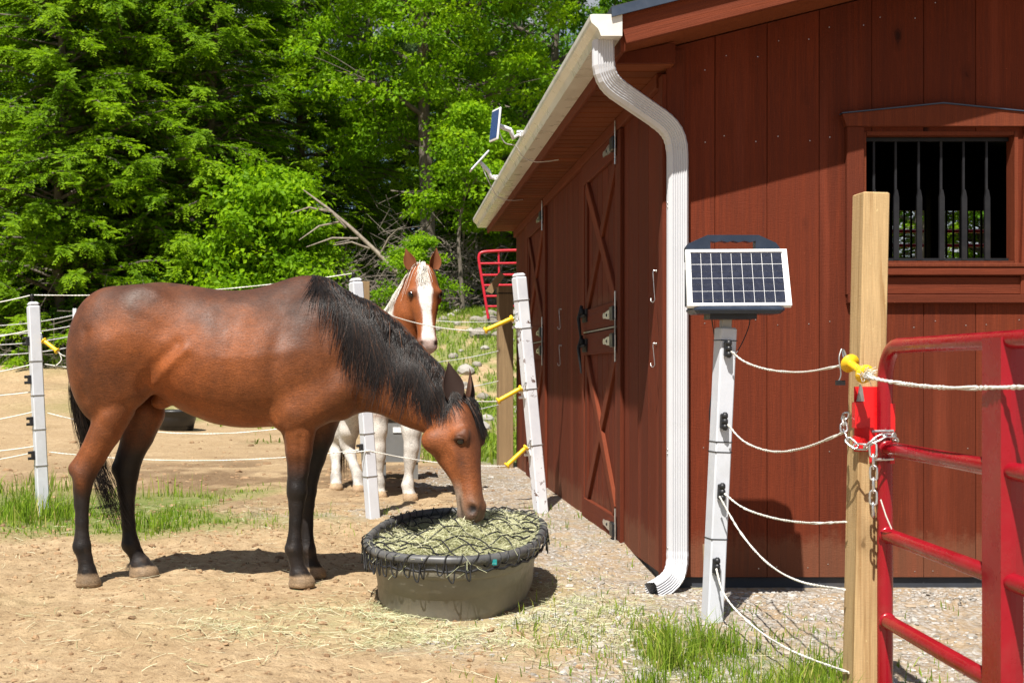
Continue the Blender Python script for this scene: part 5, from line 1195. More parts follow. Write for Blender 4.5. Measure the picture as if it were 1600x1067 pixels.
# ------------------------------------------------------------------ horses: signed distance field -> one continuous skin
class Field:
    def __init__(s, lo, hi, h):
        s.h = h; s.o = np.array(lo, float); s.n = np.ceil((np.array(hi) - s.o) / h).astype(int) + 1
        s.ax = [s.o[i] + h * np.arange(s.n[i]) for i in range(3)]; s.d = np.full(tuple(s.n), 0.5, np.float32)
    def sub(s, lo, hi, m):
        sl = []
        for i in range(3):
            a = max(0, int((lo[i] - m - s.o[i]) / s.h)); b = min(s.n[i], int((hi[i] + m - s.o[i]) / s.h) + 2); sl.append(slice(a, max(a + 1, b)))
        return tuple(sl), np.meshgrid(*[s.ax[i][sl[i]] for i in range(3)], indexing='ij')
    def union(s, sl, b, k):
        a = s.d[sl]; h = np.clip(.5 + .5 * (b - a) / k, 0, 1); s.d[sl] = b * (1 - h) + a * h - k * h * (1 - h)
        s.d[sl] = np.minimum(s.d[sl], np.maximum(np.minimum(a, b), s.d[sl]))
    def carve(s, sl, b, k):
        a = s.d[sl]; b = -b; h = np.clip(.5 - .5 * (b - a) / k, 0, 1); s.d[sl] = b * (1 - h) + a * h + k * h * (1 - h)
    def cone(s, a, b, ra, rb, k=.03, sq=1.0, carve=False, sax=1):
        a, b = np.array(a, float), np.array(b, float); r = max(ra, rb); m = r + k + .04
        sl, (X, Y, Z) = s.sub(np.minimum(a, b), np.maximum(a, b), m)
        P = [X - a[0], Y - a[1], Z - a[2]]; ab = (b - a).copy()
        if sq != 1.0: P[sax] = P[sax] / sq; ab[sax] = ab[sax] / sq
        t = np.clip((P[0] * ab[0] + P[1] * ab[1] + P[2] * ab[2]) / max(ab @ ab, 1e-9), 0, 1)
        d = np.sqrt((P[0] - t * ab[0]) ** 2 + (P[1] - t * ab[1]) ** 2 + (P[2] - t * ab[2]) ** 2) - (ra + (rb - ra) * t)
        if sq < 1: d = d * (sq * .5 + .5)
        (s.carve if carve else s.union)(sl, d.astype(np.float32), k)
    def ell(s, c, r, k=.05, rot=None, carve=False):
        c, r = np.array(c, float), np.array(r, float); m = max(r) + k + .03
        sl, (X, Y, Z) = s.sub(c, c, m); P = np.stack([X - c[0], Y - c[1], Z - c[2]], -1)
        if rot is not None: P = P @ rot          # columns of rot = local axes
        q = P / r; k0 = np.sqrt((q ** 2).sum(-1)); k1 = np.sqrt(((q / r) ** 2).sum(-1)); d = np.where(k1 < 1e-6, -min(r), k0 * (k0 - 1) / np.maximum(k1, 1e-9))
        (s.carve if carve else s.union)(sl, d.astype(np.float32), k)
    def chain(s, pts, k=.03, sq=1.0):
        for (a, ra), (b, rb) in zip(pts[:-1], pts[1:]): s.cone(a, b, ra, rb, k, sq)
    def floor(s, z):
        s.d = np.maximum(s.d, (z - s.ax[2])[None, None, :].astype(np.float32))
    def loft(s, org, axis, up, tab, k, n=2.3, top_narrow=None):
        """tab rows: (t, top, bottom, halfwidth, narrow); section axes: up and side"""
        org = np.array(org, float); ax_ = np.array(axis, float); up = np.array(up, float); sd = np.cross(ax_, up)
        tab = np.array(tab, float); tt = np.linspace(tab[0, 0], tab[-1, 0], 160); cols = []
        for j in range(1, tab.shape[1]):
            c = np.interp(tt, tab[:, 0], tab[:, j]); ker = np.exp(-.5 * (np.arange(-9, 10) / 4.0) ** 2); ker /= ker.sum(); cp = np.pad(c, 9, 'reflect', reflect_type='odd'); cols.append(np.convolve(cp, ker, 'valid'))
        pts = [org + ax_ * t + up * z + sd * w for t in (tt[0], tt[-1]) for z in (tab[:, 1].max(), tab[:, 2].min()) for w in (-tab[:, 3].max(), tab[:, 3].max())]
        sl, (X, Y, Z) = s.sub(np.min(pts, 0), np.max(pts, 0), k + .05)
        P = np.stack([X, Y, Z], -1) - org; t = P @ ax_; u = P @ up; w = P @ sd; tc_ = np.clip(t, tt[0], tt[-1])
        top, bot, hw = [np.interp(tc_, tt, c) for c in cols[:3]]; nar = np.interp(tc_, tt, cols[3]) if len(cols) > 3 else 0
        zc, a = (top + bot) / 2, np.maximum((top - bot) / 2, .004); rel = (u - zc) / a
        hw = np.maximum(hw * (1 - nar * np.clip(rel, 0, 1.2) + 0 * rel), .004)
        f = ((np.abs(w) / hw) ** n + np.abs(rel) ** n) ** (1 / n); d = (f - 1) * np.minimum(a, hw) * .9
        over = np.abs(t - tc_); d = np.where(over > 0, np.sqrt(np.maximum(d, 0) ** 2 + over ** 2) + np.minimum(d, 0) * (over < .01), d)
        s.union(sl, d.astype(np.float32), k)
    def sample(s, p):
        q = (np.asarray(p) - s.o) / s.h; q = np.clip(q, 0, s.n - 1.001); i = q.astype(int); f = q - i; r = 0
        for dx in (0, 1):
            for dy in (0, 1):
                for dz in (0, 1):
                    w = (f[..., 0] if dx else 1 - f[..., 0]) * (f[..., 1] if dy else 1 - f[..., 1]) * (f[..., 2] if dz else 1 - f[..., 2])
                    r = r + w * s.d[i[..., 0] + dx, i[..., 1] + dy, i[..., 2] + dz]
        return r
    def grad(s, p):
        e = s.h; p = np.asarray(p); g_ = np.stack([s.sample(p + np.eye(3)[i] * e) - s.sample(p - np.eye(3)[i] * e) for i in range(3)], -1); return unit(g_)
    def surface(s, relax=2):
        d = s.d; neg = d < 0; nx_, ny_, nz_ = d.shape
        cnt = sum(neg[i:nx_ - 1 + i, j:ny_ - 1 + j, k:nz_ - 1 + k].astype(np.int8) for i in (0, 1) for j in (0, 1) for k in (0, 1))
        act = (cnt > 0) & (cnt < 8); idx = np.full(act.shape, -1, np.int64); ci = np.argwhere(act); idx[act] = np.arange(len(ci))
        acc = np.zeros((len(ci), 3)); num = np.zeros(len(ci)); corners = [(i, j, k) for i in (0, 1) for j in (0, 1) for k in (0, 1)]
        val = {c: d[ci[:, 0] + c[0], ci[:, 1] + c[1], ci[:, 2] + c[2]] for c in corners}
        for c in corners:
            for a in range(3):
                if c[a] == 0:
                    e = list(c); e[a] = 1; e = tuple(e); v0, v1 = val[c], val[e]; m = (v0 < 0) != (v1 < 0); t = np.where(m, v0 / np.where(m, v0 - v1, 1), 0)
                    p = np.array(c, float)[None] + np.zeros((len(ci), 3)); p[:, a] += t; acc += p * m[:, None]; num += m
        V = s.o + s.h * (ci + acc / num[:, None]); Fs = []
        for a in range(3):
            b, c = (a + 1) % 3, (a + 2) % 3; sl0 = [slice(None)] * 3; sl1 = [slice(None)] * 3; sl0[a] = slice(0, -1); sl1[a] = slice(1, None)
            n0, n1 = neg[tuple(sl0)], neg[tuple(sl1)]; e = np.argwhere(n0 != n1); e = e[(e[:, b] > 0) & (e[:, c] > 0) & (e[:, b] < act.shape[b]) & (e[:, c] < act.shape[c])]
            inside = n0[tuple(e.T)]; q = []
            for db, dc in ((1, 1), (0, 1), (0, 0), (1, 0)):
                r = e.copy(); r[:, b] -= db; r[:, c] -= dc; q.append(idx[tuple(r.T)])
            q = np.stack(q, 1); q[~inside] = q[~inside][:, ::-1]; Fs.append(q)
        Fs = np.concatenate(Fs); Fs = Fs[(Fs >= 0).all(1)]
        for _ in range(relax):
            S = np.zeros_like(V); C_ = np.zeros(len(V))
            for i in range(4):
                np.add.at(S, Fs[:, i], V[Fs[:, (i + 1) % 4]]); np.add.at(S, Fs[:, i], V[Fs[:, (i + 3) % 4]]); np.add.at(C_, Fs[:, i], 2)
            V = V * .5 + .5 * S / np.maximum(C_, 1)[:, None]
        return V, Fs

def lerp3(a, b, t): return np.asarray(a)[None] * (1 - t[:, None]) + np.asarray(b)[None] * t[:, None]
def coat_mat(name, rough=0.52, sheen=0.05):
    t = NT(name); v = t.coord('Object'); a = t.node('ShaderNodeAttribute'); a.attribute_name = 'coat'
    m1 = t.node('ShaderNodeMapping'); m1.inputs['Scale'].default_value = (90, 240, 340); t.lk(v, m1.inputs['Vector']); hair = t.noise(m1.outputs['Vector'], 1.0, 3, 0.6)
    mott = t.noise(v, 7, 5, 0.6)
    c = t.mix(1.0, a.outputs['Color'], t.ramp(hair, [(0.25, 0.74), (0.75, 1.22)]), 'MULTIPLY'); c = t.mix(1.0, c, t.ramp(mott, [(0.3, 0.80), (0.7, 1.16)]), 'MULTIPLY'); c = t.mix(1.0, c, t.ramp(t.noise(v, 210, 2, .7), [(0.3, 0.72), (0.7, 1.28)]), 'MULTIPLY')
    t.b.inputs['Sheen Weight'].default_value = sheen; t.b.inputs['Sheen Roughness'].default_value = .4; t.b.inputs['Sheen Tint'].default_value = (0.9, 0.82, 0.75, 1)
    m2 = t.node('ShaderNodeMapping'); m2.inputs['Scale'].default_value = (34, 120, 120); m2.inputs['Rotation'].default_value = (0, .5, 0); t.lk(v, m2.inputs['Vector']); streak = t.noise(m2.outputs['Vector'], 1.0, 4, 0.65, 0.8)
    c = t.mix(1.0, c, t.ramp(streak, [(0.3, 0.78), (0.7, 1.2)]), 'MULTIPLY')
    nb = t.bump(hair, 0.35, 0.004); nb = t.bump(streak, 0.30, 0.006, nb); nb = t.bump(t.noise(v, 11, 4, .55), 0.22, 0.014, nb)
    return t.fin(c, t.ramp(t.noise(v, 9, 5, .6), [(0.3, rough - .10), (0.7, rough + .12)]), 0, nb, 0.32)
M['coat'] = coat_mat('bay_coat'); M['coat2'] = coat_mat('paint_coat', .6, .05)
def hair_mat(name, stops, rough=.38):
    t = NT(name); return t.fin(t.ramp(t.attr('var'), stops), rough, 0, None, .5)
M['mane'] = hair_mat('black_mane', [(0, (.006, .005, .005)), (.7, (.020, .015, .013)), (.93, (.045, .026, .018)), (1, (.12, .055, .028))])
M['mane_w'] = hair_mat('white_mane', [(0, (.5, .44, .36)), (.6, (.74, .70, .63)), (1, (.84, .82, .78))], .5)
M['tail_b'] = hair_mat('brown_tail', [(0, (.03, .018, .01)), (.7, (.10, .055, .03)), (1, (.3, .2, .12))])
t = NT('eye'); M['eye'] = t.fin((.006, .004, .003), .08, 0, None, .8)

def strands_mesh(paths, rad, var, taper=True):
    """paths (n,k,3): thin three-sided hairs"""
    n, k, _ = paths.shape; tan = unit(np.gradient(paths, axis=1)); ref = np.array([.31, .92, .22]); u = unit(np.cross(tan, ref)); w = np.cross(tan, u); V = []
    prof = np.linspace(1, .25, k) if taper else np.ones(k)
    for j in range(3):
        a = 2 * math.pi * j / 3; V.append(paths + (u * math.cos(a) + w * math.sin(a)) * (rad[:, None] * prof[None])[..., None])
    V = np.stack(V, 2); base = (np.arange(n) * k * 3)[:, None, None]; s_ = (np.arange(k - 1) * 3)[None, :, None]; j = np.arange(3)[None, None]; j1 = (j + 1) % 3
    q = np.stack([base + s_ + j, base + s_ + j1, base + s_ + 3 + j1, base + s_ + 3 + j], -1).reshape(-1, 4)
    return V.reshape(-1, 3), q, np.repeat(var, k * 3)
def hair_obj(name, paths, rad, var, mat, parent, taper=True):
    V, q, va = strands_mesh(paths, rad, var, taper); return put(name, mesh_np(name, V, q, True, {'var': va}), parent, mat=mat)
def drape(fld, p0, dirs, L, k, off, stiff=.0):
    """hairs that start at p0 and fall along dirs, kept just outside the skin"""
    P = [p0]; p = p0.copy(); step = (L / (k - 1))[:, None]
    for i in range(k - 1):
        dd = dirs(p, i / (k - 1)); p = p + unit(dd) * step; d = fld.sample(p); g_ = fld.grad(p); o_ = off * (0.35 + .65 * i / (k - 1)); push = np.clip(o_ - d, 0, .08); p = p + g_ * push[:, None]; P.append(p.copy())
    return np.stack(P, 1)

def ear_mesh(base, tip_dir, open_dir, L, w, mat, parent, inner):
    """cupped, pointed ear with thickness"""
    b = Vector(base); z = Vector(tip_dir).normalized(); f = Vector(open_dir); f = (f - z * f.dot(z)).normalized(); s_ = z.cross(f); V = []; rows, cols_ = 12, 13
    def pt(i, j, inn):
        t = i / (rows - 1); a = (j / (cols_ - 1) - .5) * 2
        ww = w * (.62 + .75 * math.sin(math.pi * min(1, t * .9 + .08)) * (1 - t * .2)) * (1 - t ** 3.2) ; open_a = (2.5 - 1.2 * t) * .5 if t < .85 else .9
        ang = a * open_a * 1.15; rr_ = ww * .62
        x = math.sin(ang) * rr_ * 1.15; y = -math.cos(ang) * rr_ + rr_ * .55; th_ = .004 * (1 - t * .5) if inn else 0
        return b + z * (t * L) + s_ * (x * (1 - th_ * 6)) + f * (y + th_ + .012 * math.sin(t * 3.0) - .035 * t * t * L * 3)
    for inn in (False, True): V += [pt(i, j, inn) for i in range(rows) for j in range(cols_)]
    N = rows * cols_; Fs, mi = [], []
    for lay in (0, 1):
        for i in range(rows - 1):
            for j in range(cols_ - 1):
                a = lay * N + i * cols_ + j; q = (a, a + 1, a + cols_ + 1, a + cols_); Fs.append(q if lay else q[::-1]); mi.append(lay)
    for i in range(rows - 1):
        for j in (0, cols_ - 1): a = i * cols_ + j; Fs.append((a, a + cols_, a + cols_ + N, a + N)); mi.append(0)
    for j in range(cols_ - 1): a = (rows - 1) * cols_ + j; Fs.append((a, a + 1, a + 1 + N, a + N)); mi.append(0)
    m = MB(); m.add(V, Fs, True); m.mi = mi; return m.build('ear', [mat, inner], parent)

# ================================================================== bay horse
HY = 5.87
def hp(px, py, d=HY): return np.array(at(px, py, d))
f = Field((-1.62, 5.22, -.02), (.56, 6.26, 1.56), .0105)
S = F / HY
trow = [(118, 520, 575, .03, .1), (124, 503, 600, .13, .15), (135, 490, 622, .20, .2), (150, 478, 628, .245, .2), (171, 465, 624, .27, .22), (201, 449, 596, .285, .22), (247, 440, 614, .285, .22), (282, 444, 641, .285, .2), (333, 452, 662, .30, .18), (374, 455, 668, .305, .22),
        (404, 451, 668, .30, .3), (434, 441, 666, .28, .42), (460, 434, 664, .26, .52), (480, 432, 662, .245, .55), (505, 441, 660, .225, .5), (530, 462, 655, .19, .4), (550, 492, 648, .14, .3), (566, 535, 632, .07, .2)]
tab = [((x - CX) / S, CH - (a - CY) / S, CH - (b - CY) / S, w, nr) for x, a, b, w, nr in trow]
f.loft((0, HY, 0), (1, 0, 0), (0, 0, 1), tab, .02, 2.25)
# hindquarters
for sy, cx_ in ((-1, 0), (1, 12)):
    y_ = HY + sy * .135
    f.ell(hp(176 + cx_, 548, y_), (.215, .125, .30), .07); f.ell(hp(157 + cx_, 585, y_), (.13, .10, .23), .06)
    f.ell(hp(225 + cx_ * .4, 485, HY + sy * .175), (.10, .06, .10), .10)            # point of hip
    f.ell(hp(200 + cx_, 598, y_ - .0), (.092, .082, .115), .05)                        # stifle
    f.ell(hp(482, 560, HY + sy * .135), (.155, .090, .29), .10, np.array([[.94, 0, .34], [0, 1, 0], [-.34, 0, .94]]))   # shoulder
    f.cone(hp(532, 608, HY + sy * .125), hp(462, 648, HY + sy * .15), .105, .10, .06)                                   # upper arm
    f.ell(hp(535, 610, HY + sy * .10), (.085, .09, .13), .05)
# neck
nk = [((500, 545, 5.87), .315, .66), ((545, 553, 5.85), .255, .60), ((585, 567, 5.80), .205, .54), ((618, 588, 5.75), .172, .52), ((650, 612, 5.69), .150, .55), ((678, 634, 5.645), .132, .6)]
for (a, ra, q), (b, rb, q2) in zip(nk[:-1], nk[1:]): f.cone(hp(*a), hp(*b), ra, rb, .06, (q + q2) / 2)
# head
P0 = np.array(at(714, 626, 5.62)); P1 = np.array(at(738, 812, 5.50)); hax = P1 - P0; HL = np.linalg.norm(hax); hax /= HL
phi = R(33); fw_ = np.array([math.cos(phi), -math.sin(phi), 0]); fw_ = fw_ - hax * (fw_ @ hax); fw_ /= np.linalg.norm(fw_); sd_ = np.cross(hax, fw_)
def hd(t, ff, ss): return P0 + hax * t * HL / .56 + fw_ * ff + sd_ * ss
k_ = HL / .56
htab = [(-.03 * k_, .035, -.05, .045), (.02 * k_, .062, -.085, .068), (.08 * k_, .078, -.118, .086), (.15 * k_, .085, -.145, .098), (.20 * k_, .083, -.152, .098), (.26 * k_, .076, -.138, .088), (.32 * k_, .068, -.100, .074), (.38 * k_, .062, -.066, .060), (.44 * k_, .060, -.058, .056), (.49 * k_, .060, -.058, .062), (.53 * k_, .054, -.058, .062), (.56 * k_, .036, -.05, .052), (.575 * k_, .012, -.03, .034)]
f.loft(P0, hax, fw_, htab, .035, 2.35)
for s_ in (-1, 1):
    f.ell(hd(.185, .034, s_ * .080), (.034, .032, .026), .03)                      # brow / eye socket
    f.cone(hd(.165, .062, s_ * .074), hd(.20, .058, s_ * .082), .017, .015, .02)
    f.cone(hd(.235, -.005, s_ * .083), hd(.36, .004, s_ * .054), .013, .008, .02)    # facial crest
    f.ell(hd(.18, -.085, s_ * .078), (.075, .05, .06), .04)                          # jowl
    f.cone(hd(.505, .036, s_ * .034), hd(.545, .022, s_ * .036), .024, .021, .02)    # nostril rim
    f.ell(hd(.515, .036, s_ * .060), (.022, .017, .026), .006, carve=True); f.ell(hd(.500, .026, s_ * .066), (.014, .010, .014), .006, carve=True)
    f.cone(hd(.545, -.018, s_ * .050), hd(.455, -.022, s_ * .064), .008, .005, .006, carve=True)   # mouth line
    f.ell(hd(.205, .040, s_ * .098), (.018, .014, .014), .012, carve=True)
f.ell(hd(.545, -.045, 0), (.03, .03, .035), .03)                                     # chin
# legs
def leg(pts, d, hoof, k=.010, toe=.035):
    q = [(hp(x, y, d_), r) for x, y, d_, r in pts]; f.chain(q, k)
    hx0, hx1, hy = hoof; c0 = q[-1][0]; zc = c0[2]; xa, xb = hp(hx0, hy, d)[0], hp(hx1, hy, d)[0]; cx_ = (xa + xb) / 2; r = (xb - xa) / 2
    f.cone((c0[0], c0[1], zc - .005), (cx_ + .0, c0[1] - .0, .02), r * .80, r * 1.0, .004); f.cone((cx_ - r * .3, c0[1], .012), (cx_ + r * .22, c0[1], .012), r * .78, r * .92, .004)
nh = 5.735
leg([(182, 636, nh + .01, .090), (165, 676, nh, .072), (147, 710, nh, .060), (132, 738, nh, .056), (129, 762, nh, .043), (128, 786, nh, .034), (128, 815, nh, .031), (128, 838, nh, .033), (128, 853, nh, .043), (133, 872, nh, .034), (136, 890, nh, .040)], nh, (119, 156, 911))
f.cone(hp(128, 728, nh), hp(116, 733, nh), .036, .027, .03); f.cone(hp(148, 685, nh), hp(117, 730, nh), .03, .019, .03); f.cone(hp(124, 745, nh), hp(122, 790, nh), .02, .014, .02)
fh = 6.0
leg([(226, 645, fh, .100), (215, 680, fh, .080), (203, 714, fh, .062), (198, 742, fh, .057), (198, 768, fh, .045), (199, 792, fh, .036), (201, 820, fh, .033), (203, 838, fh, .035), (204, 850, fh, .044), (213, 866, fh, .036), (219, 880, fh, .042)], fh, (203, 246, 897))
f.cone(hp(194, 728, fh), hp(184, 733, fh), .036, .027, .03); f.cone(hp(205, 685, fh), hp(184, 728, fh), .03, .02, .03)
nf_ = 5.725
leg([(470, 645, nf_ + .02, .100), (467, 672, nf_, .078), (467, 705, nf_, .063), (466, 735, nf_, .050), (464, 756, nf_, .046), (464, 770, nf_, .047), (463, 790, nf_, .036), (462, 815, nf_, .031), (460, 842, nf_, .033), (459, 857, nf_, .042), (463, 876, nf_, .034), (467, 894, nf_, .041)], nf_, (452, 491, 917))
ff_ = 5.985
leg([(500, 650, ff_, .105), (497, 680, ff_, .078), (490, 715, ff_, .058), (483, 745, ff_, .048), (480, 768, ff_, .046), (480, 790, ff_, .035), (480, 820, ff_, .030), (480, 845, ff_, .033), (480, 858, ff_, .042), (484, 872, ff_, .034), (487, 884, ff_, .040)], ff_, (474, 508, 903))
for sy in (-1,):
    f.ell(hp(466, 690, nf_ - .035), (.035, .03, .075), .03); f.ell(hp(464, 764, nf_ - .012), (.042, .040, .042), .015); f.ell(hp(128, 748, nh - .02), (.036, .036, .045), .02)
    f.cone(hp(167, 655, nh - .03), hp(146, 702, nh - .02), .05, .03, .04)
f.ell(hp(252, 628, HY), (.05, .045, .035), .03)                                     # sheath
f.floor(0.0)
f.d = f.d + .0009 * (fbm(*np.meshgrid(*[a * 9 for a in f.ax], indexing='ij'), seed=3, oct=2) - .5).astype(np.float32) * 3
V, Fs = f.surface(1)
def relief(V, feats):
    px, py = CX + V[:, 0] * S, CY - (V[:, 2] - CH) * S; N = f.grad(V); D = np.zeros(len(V))
    for poly, amp, w in feats:
        best = np.full(len(V), 1e9)
        for (x0, y0), (x1, y1) in zip(poly[:-1], poly[1:]):
            dx, dy = x1 - x0, y1 - y0; t = np.clip(((px - x0) * dx + (py - y0) * dy) / (dx * dx + dy * dy + 1e-9), 0, 1); best = np.minimum(best, np.hypot(px - x0 - t * dx, py - y0 - t * dy))
        D += amp * np.exp(-(best / w) ** 2) * sstep(.35, .8, np.abs(N[:, 1]))
    return V + N * D[:, None]
V = relief(V, [([(305, 548), (268, 582), (248, 612)], .011, 8), ([(292, 540), (255, 575), (236, 606)], -.013, 10), ([(268, 520), (248, 560)], -.008, 18), ([(452, 500), (438, 550), (433, 590), (440, 635)], -.006, 11),
    ([(456, 560), (452, 600), (455, 640)], .006, 14), ([(430, 632), (436, 650)], -.006, 8), ([(152, 520), (147, 570), (150, 620)], -.008, 8), ([(186, 540), (196, 590), (186, 640)], .007, 16), ([(168, 645), (150, 690), (136, 722)], -.006, 5),
    ([(221, 480), (230, 488)], .004, 12), ([(244, 470), (262, 480)], -.005, 12), ([(525, 540), (535, 570), (538, 605)], .006, 15), ([(505, 520), (512, 560), (520, 600)], -.005, 10), ([(122, 775), (122, 838)], -.005, 2.6), ([(457, 786), (455, 842)], -.005, 2.6),
    ([(474, 680), (473, 735)], -.006, 4), ([(456, 668), (452, 710)], .006, 7), ([(330, 500), (322, 600)], -.0016, 9), ([(354, 500), (346, 610)], -.0016, 9), ([(378, 500), (371, 615)], -.0016, 9), ([(402, 505), (396, 612)], -.0016, 9),
    ([(480, 440), (455, 470)], -.004, 10), ([(395, 470), (300, 470)], .004, 16)])
px, py, yy = CX + V[:, 0] * S, CY - (V[:, 2] - CH) * S, V[:, 1]
nz_ = fbm(V[:, 0] * 5, V[:, 1] * 5, V[:, 2] * 5, 12, 4); n2 = fbm(V[:, 0] * 16, V[:, 1] * 16, V[:, 2] * 16, 13, 3)
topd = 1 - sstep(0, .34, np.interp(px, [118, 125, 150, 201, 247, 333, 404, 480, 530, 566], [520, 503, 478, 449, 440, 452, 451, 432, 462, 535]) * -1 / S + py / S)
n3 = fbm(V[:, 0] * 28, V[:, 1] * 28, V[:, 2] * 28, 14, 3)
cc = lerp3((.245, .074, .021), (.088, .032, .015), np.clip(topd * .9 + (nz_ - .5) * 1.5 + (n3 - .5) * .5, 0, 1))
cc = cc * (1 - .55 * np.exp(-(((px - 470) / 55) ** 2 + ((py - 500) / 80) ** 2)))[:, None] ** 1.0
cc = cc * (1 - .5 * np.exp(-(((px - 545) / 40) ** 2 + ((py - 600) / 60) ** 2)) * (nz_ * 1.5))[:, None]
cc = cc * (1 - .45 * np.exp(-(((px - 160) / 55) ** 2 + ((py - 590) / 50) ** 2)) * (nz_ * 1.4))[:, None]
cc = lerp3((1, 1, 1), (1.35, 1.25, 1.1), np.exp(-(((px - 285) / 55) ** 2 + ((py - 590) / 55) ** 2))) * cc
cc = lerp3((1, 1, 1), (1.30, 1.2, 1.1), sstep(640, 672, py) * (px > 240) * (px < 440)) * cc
# pale rub on the loin
rub = np.exp(-(((px - 228) / 14) ** 2 + ((py - 482) / 20) ** 2)) * sstep(.45, .6, n2) * (yy < HY - .1)
cc = cc * (1 - rub[:, None] * .75) + np.array([.12, .085, .065]) * rub[:, None] * .75
# points
hind = (px < 262) & (py > 640); fore = (px > 432) & (px < 545) & (py > 640)
blk_h = sstep(690, 765, py + 30 * (nz_ - .5) + np.where(yy > HY, 45, 0)) * (px < 262); blk_f = sstep(668, 745, py + 26 * (nz_ - .5) + np.where(yy > HY, 30, 0)) * (px > 432) * (px < 560)
blk = np.clip(np.maximum(blk_h, blk_f), 0, 1)
patch = np.exp(-(((px - 142) / 10) ** 2 + ((py - 750) / 14) ** 2)) * .55 * (yy < HY)
blk = np.clip(blk - patch, 0, 1); dark = np.array([.014, .010, .009]) * (1 + 1.2 * (n2 - .5))[:, None] + np.array([.05, .033, .02]) * (sstep(.52, .75, n3) * sstep(.35, .05, V[:, 2]) * .6)[:, None]
cc = cc * (1 - blk[:, None]) + dark * blk[:, None]
hoofm = (V[:, 2] < .075) & (py > 860) & (px < 530); zt_ = np.where(px < 175, .062, np.where(px < 300, .062, .062))
hm = (1 - sstep(.056, .062, V[:, 2] + .03 * (n2 - .5))) * hoofm
cc = cc * (1 - hm[:, None]) + (np.array([.29, .20, .12]) * (.55 + .9 * n2 + .18 * np.sin(V[:, 2] * 420))[:, None]) * hm[:, None]
# head
q = V - P0; ht = q @ hax / k_; hf_ = q @ fw_; hs = q @ sd_; ishead = (px > 640) & (ht > -.05) & (np.abs(hs) < .15) & (hf_ > -.2)
hc = lerp3((.265, .078, .022), (.11, .036, .015), np.clip(sstep(.03, .085, hf_) * .8 + (nz_ - .5) * .5, 0, 1))
hc = hc * (1 - .6 * np.exp(-(((ht - .30) / .07) ** 2 + ((hf_ - .02) / .03) ** 2)))[:, None]
hc = hc * (1 - .75 * np.exp(-(((ht - .20) / .035) ** 2 + ((hf_ - .042) / .03) ** 2)))[:, None]
mz = sstep(.40, .50, ht + .05 * (hf_ < 0)); hc = hc * (1 - mz[:, None] * .9) + lerp3((.19, .085, .04), (.30, .235, .18), sstep(.02, -.04, hf_ - .0)) * (mz * .9)[:, None]
nose = sstep(.50, .54, ht); hc = hc * (1 - nose[:, None] * .55) + np.array([.10, .075, .062]) * nose[:, None] * .55
nost = np.clip(1.6 * np.exp(-((ht - .515) / .020) ** 2 - ((hf_ - .036) / .020) ** 2 - ((np.abs(hs) - .052) / .024) ** 2), 0, 1); hc = hc * (1 - .95 * nost[:, None])
mth = np.exp(-((hf_ + .020) / .006) ** 2) * sstep(.44, .46, ht) * (np.abs(hs) > .03); hc = hc * (1 - .7 * mth[:, None])
mh = np.clip(sstep(-.03, .03, ht), 0, 1) * ishead; cc = cc * (1 - mh[:, None]) + hc * mh[:, None]
cc = np.clip(cc * (.84 + .25 * (n2 - .5))[:, None], .003, 1)
bay = thing('bay_horse', 'bay horse with black mane and legs eating hay from the tub', 'horse', (-.6, HY, 0))
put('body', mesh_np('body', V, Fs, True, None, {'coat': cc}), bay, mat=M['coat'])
t = NT('ear_skin'); M['ear_in'] = t.fin((.035, .02, .016), .8, 0, None, .2); t = NT('bay_ear'); v = t.coord('Object'); M['ear_out'] = t.fin(t.ramp(t.noise(v, 30, 3), [(.3, (.035, .016, .010)), (.7, (.09, .035, .016))]), .6, 0, None, .3)
ear_mesh(hd(.004, .018, .060) , -hax * 1.0 + sd_ * .18 + fw_ * .10, sd_ * .75 + fw_ * .75, .175, .062, M['ear_out'], bay, M['ear_in'])
ear_mesh(hd(.004, .022, -.058), -hax * 1.0 - sd_ * .30 + fw_ * .16, -sd_ * .35 + fw_ * .9, .170, .060, M['ear_out'], bay, M['ear_in'])
for s_ in (-1, 1):
    m = MB(); c_ = hd(.203, .036, s_ * .084); m.lathe([(.0, -.0195)] + [(.0195 * math.sin(a), -.0195 * math.cos(a)) for a in [math.pi * i / 10 for i in range(1, 10)]] + [(.0, .0195)], c_, sd_, 14); m.build('eye', M['eye'], bay)
    lid = MB(); lid.tube([Vector(hd(.198 - .007 + .003 * abs(j) , .036 + .008 * j, s_ * (.104 - .0014 * j * j))) for j in (-3, -2, -1, 0, 1, 2, 3)], [.004, .008, .010, .011, .010, .008, .004], 6); lid.build('eyelid', M['ear_out'], bay)
# mane: falls from the crest over the near side
g = rng(404)
cr_ = np.array([hp(*c) for c in ((486, 432, 5.865), (505, 440, 5.86), (530, 459, 5.855), (555, 478, 5.845), (590, 503, 5.80), (634, 536, 5.745), (667, 566, 5.68), (692, 592, 5.635), (708, 612, 5.62))])
def crest(s): x = s * (len(cr_) - 1); i = np.clip(x.astype(int), 0, len(cr_) - 2); w = (x - i)[:, None]; return cr_[i] * (1 - w) + cr_[i + 1] * w
n = 4200; s_ = g.uniform(0.02, 1, n); clumpn = np.floor(s_ * 60); p0 = crest(s_) + g.normal(0, .006, (n, 3)); p0[:, 1] += g.normal(-.004, .012, n); p0 = p0 - f.grad(p0) * (f.sample(p0) + .004)[:, None]
Ln = np.interp(s_, [0, .06, .15, .3, .5, .7, .85, 1], [.10, .26, .40, .46, .44, .38, .22, .07]) * g.uniform(.6, 1.08, n) * (.85 + .3 * np.abs(np.sin(clumpn * 2.7)))
lean_ = .10 + .22 * np.sin(clumpn * 1.93) + g.normal(0, .07, n)
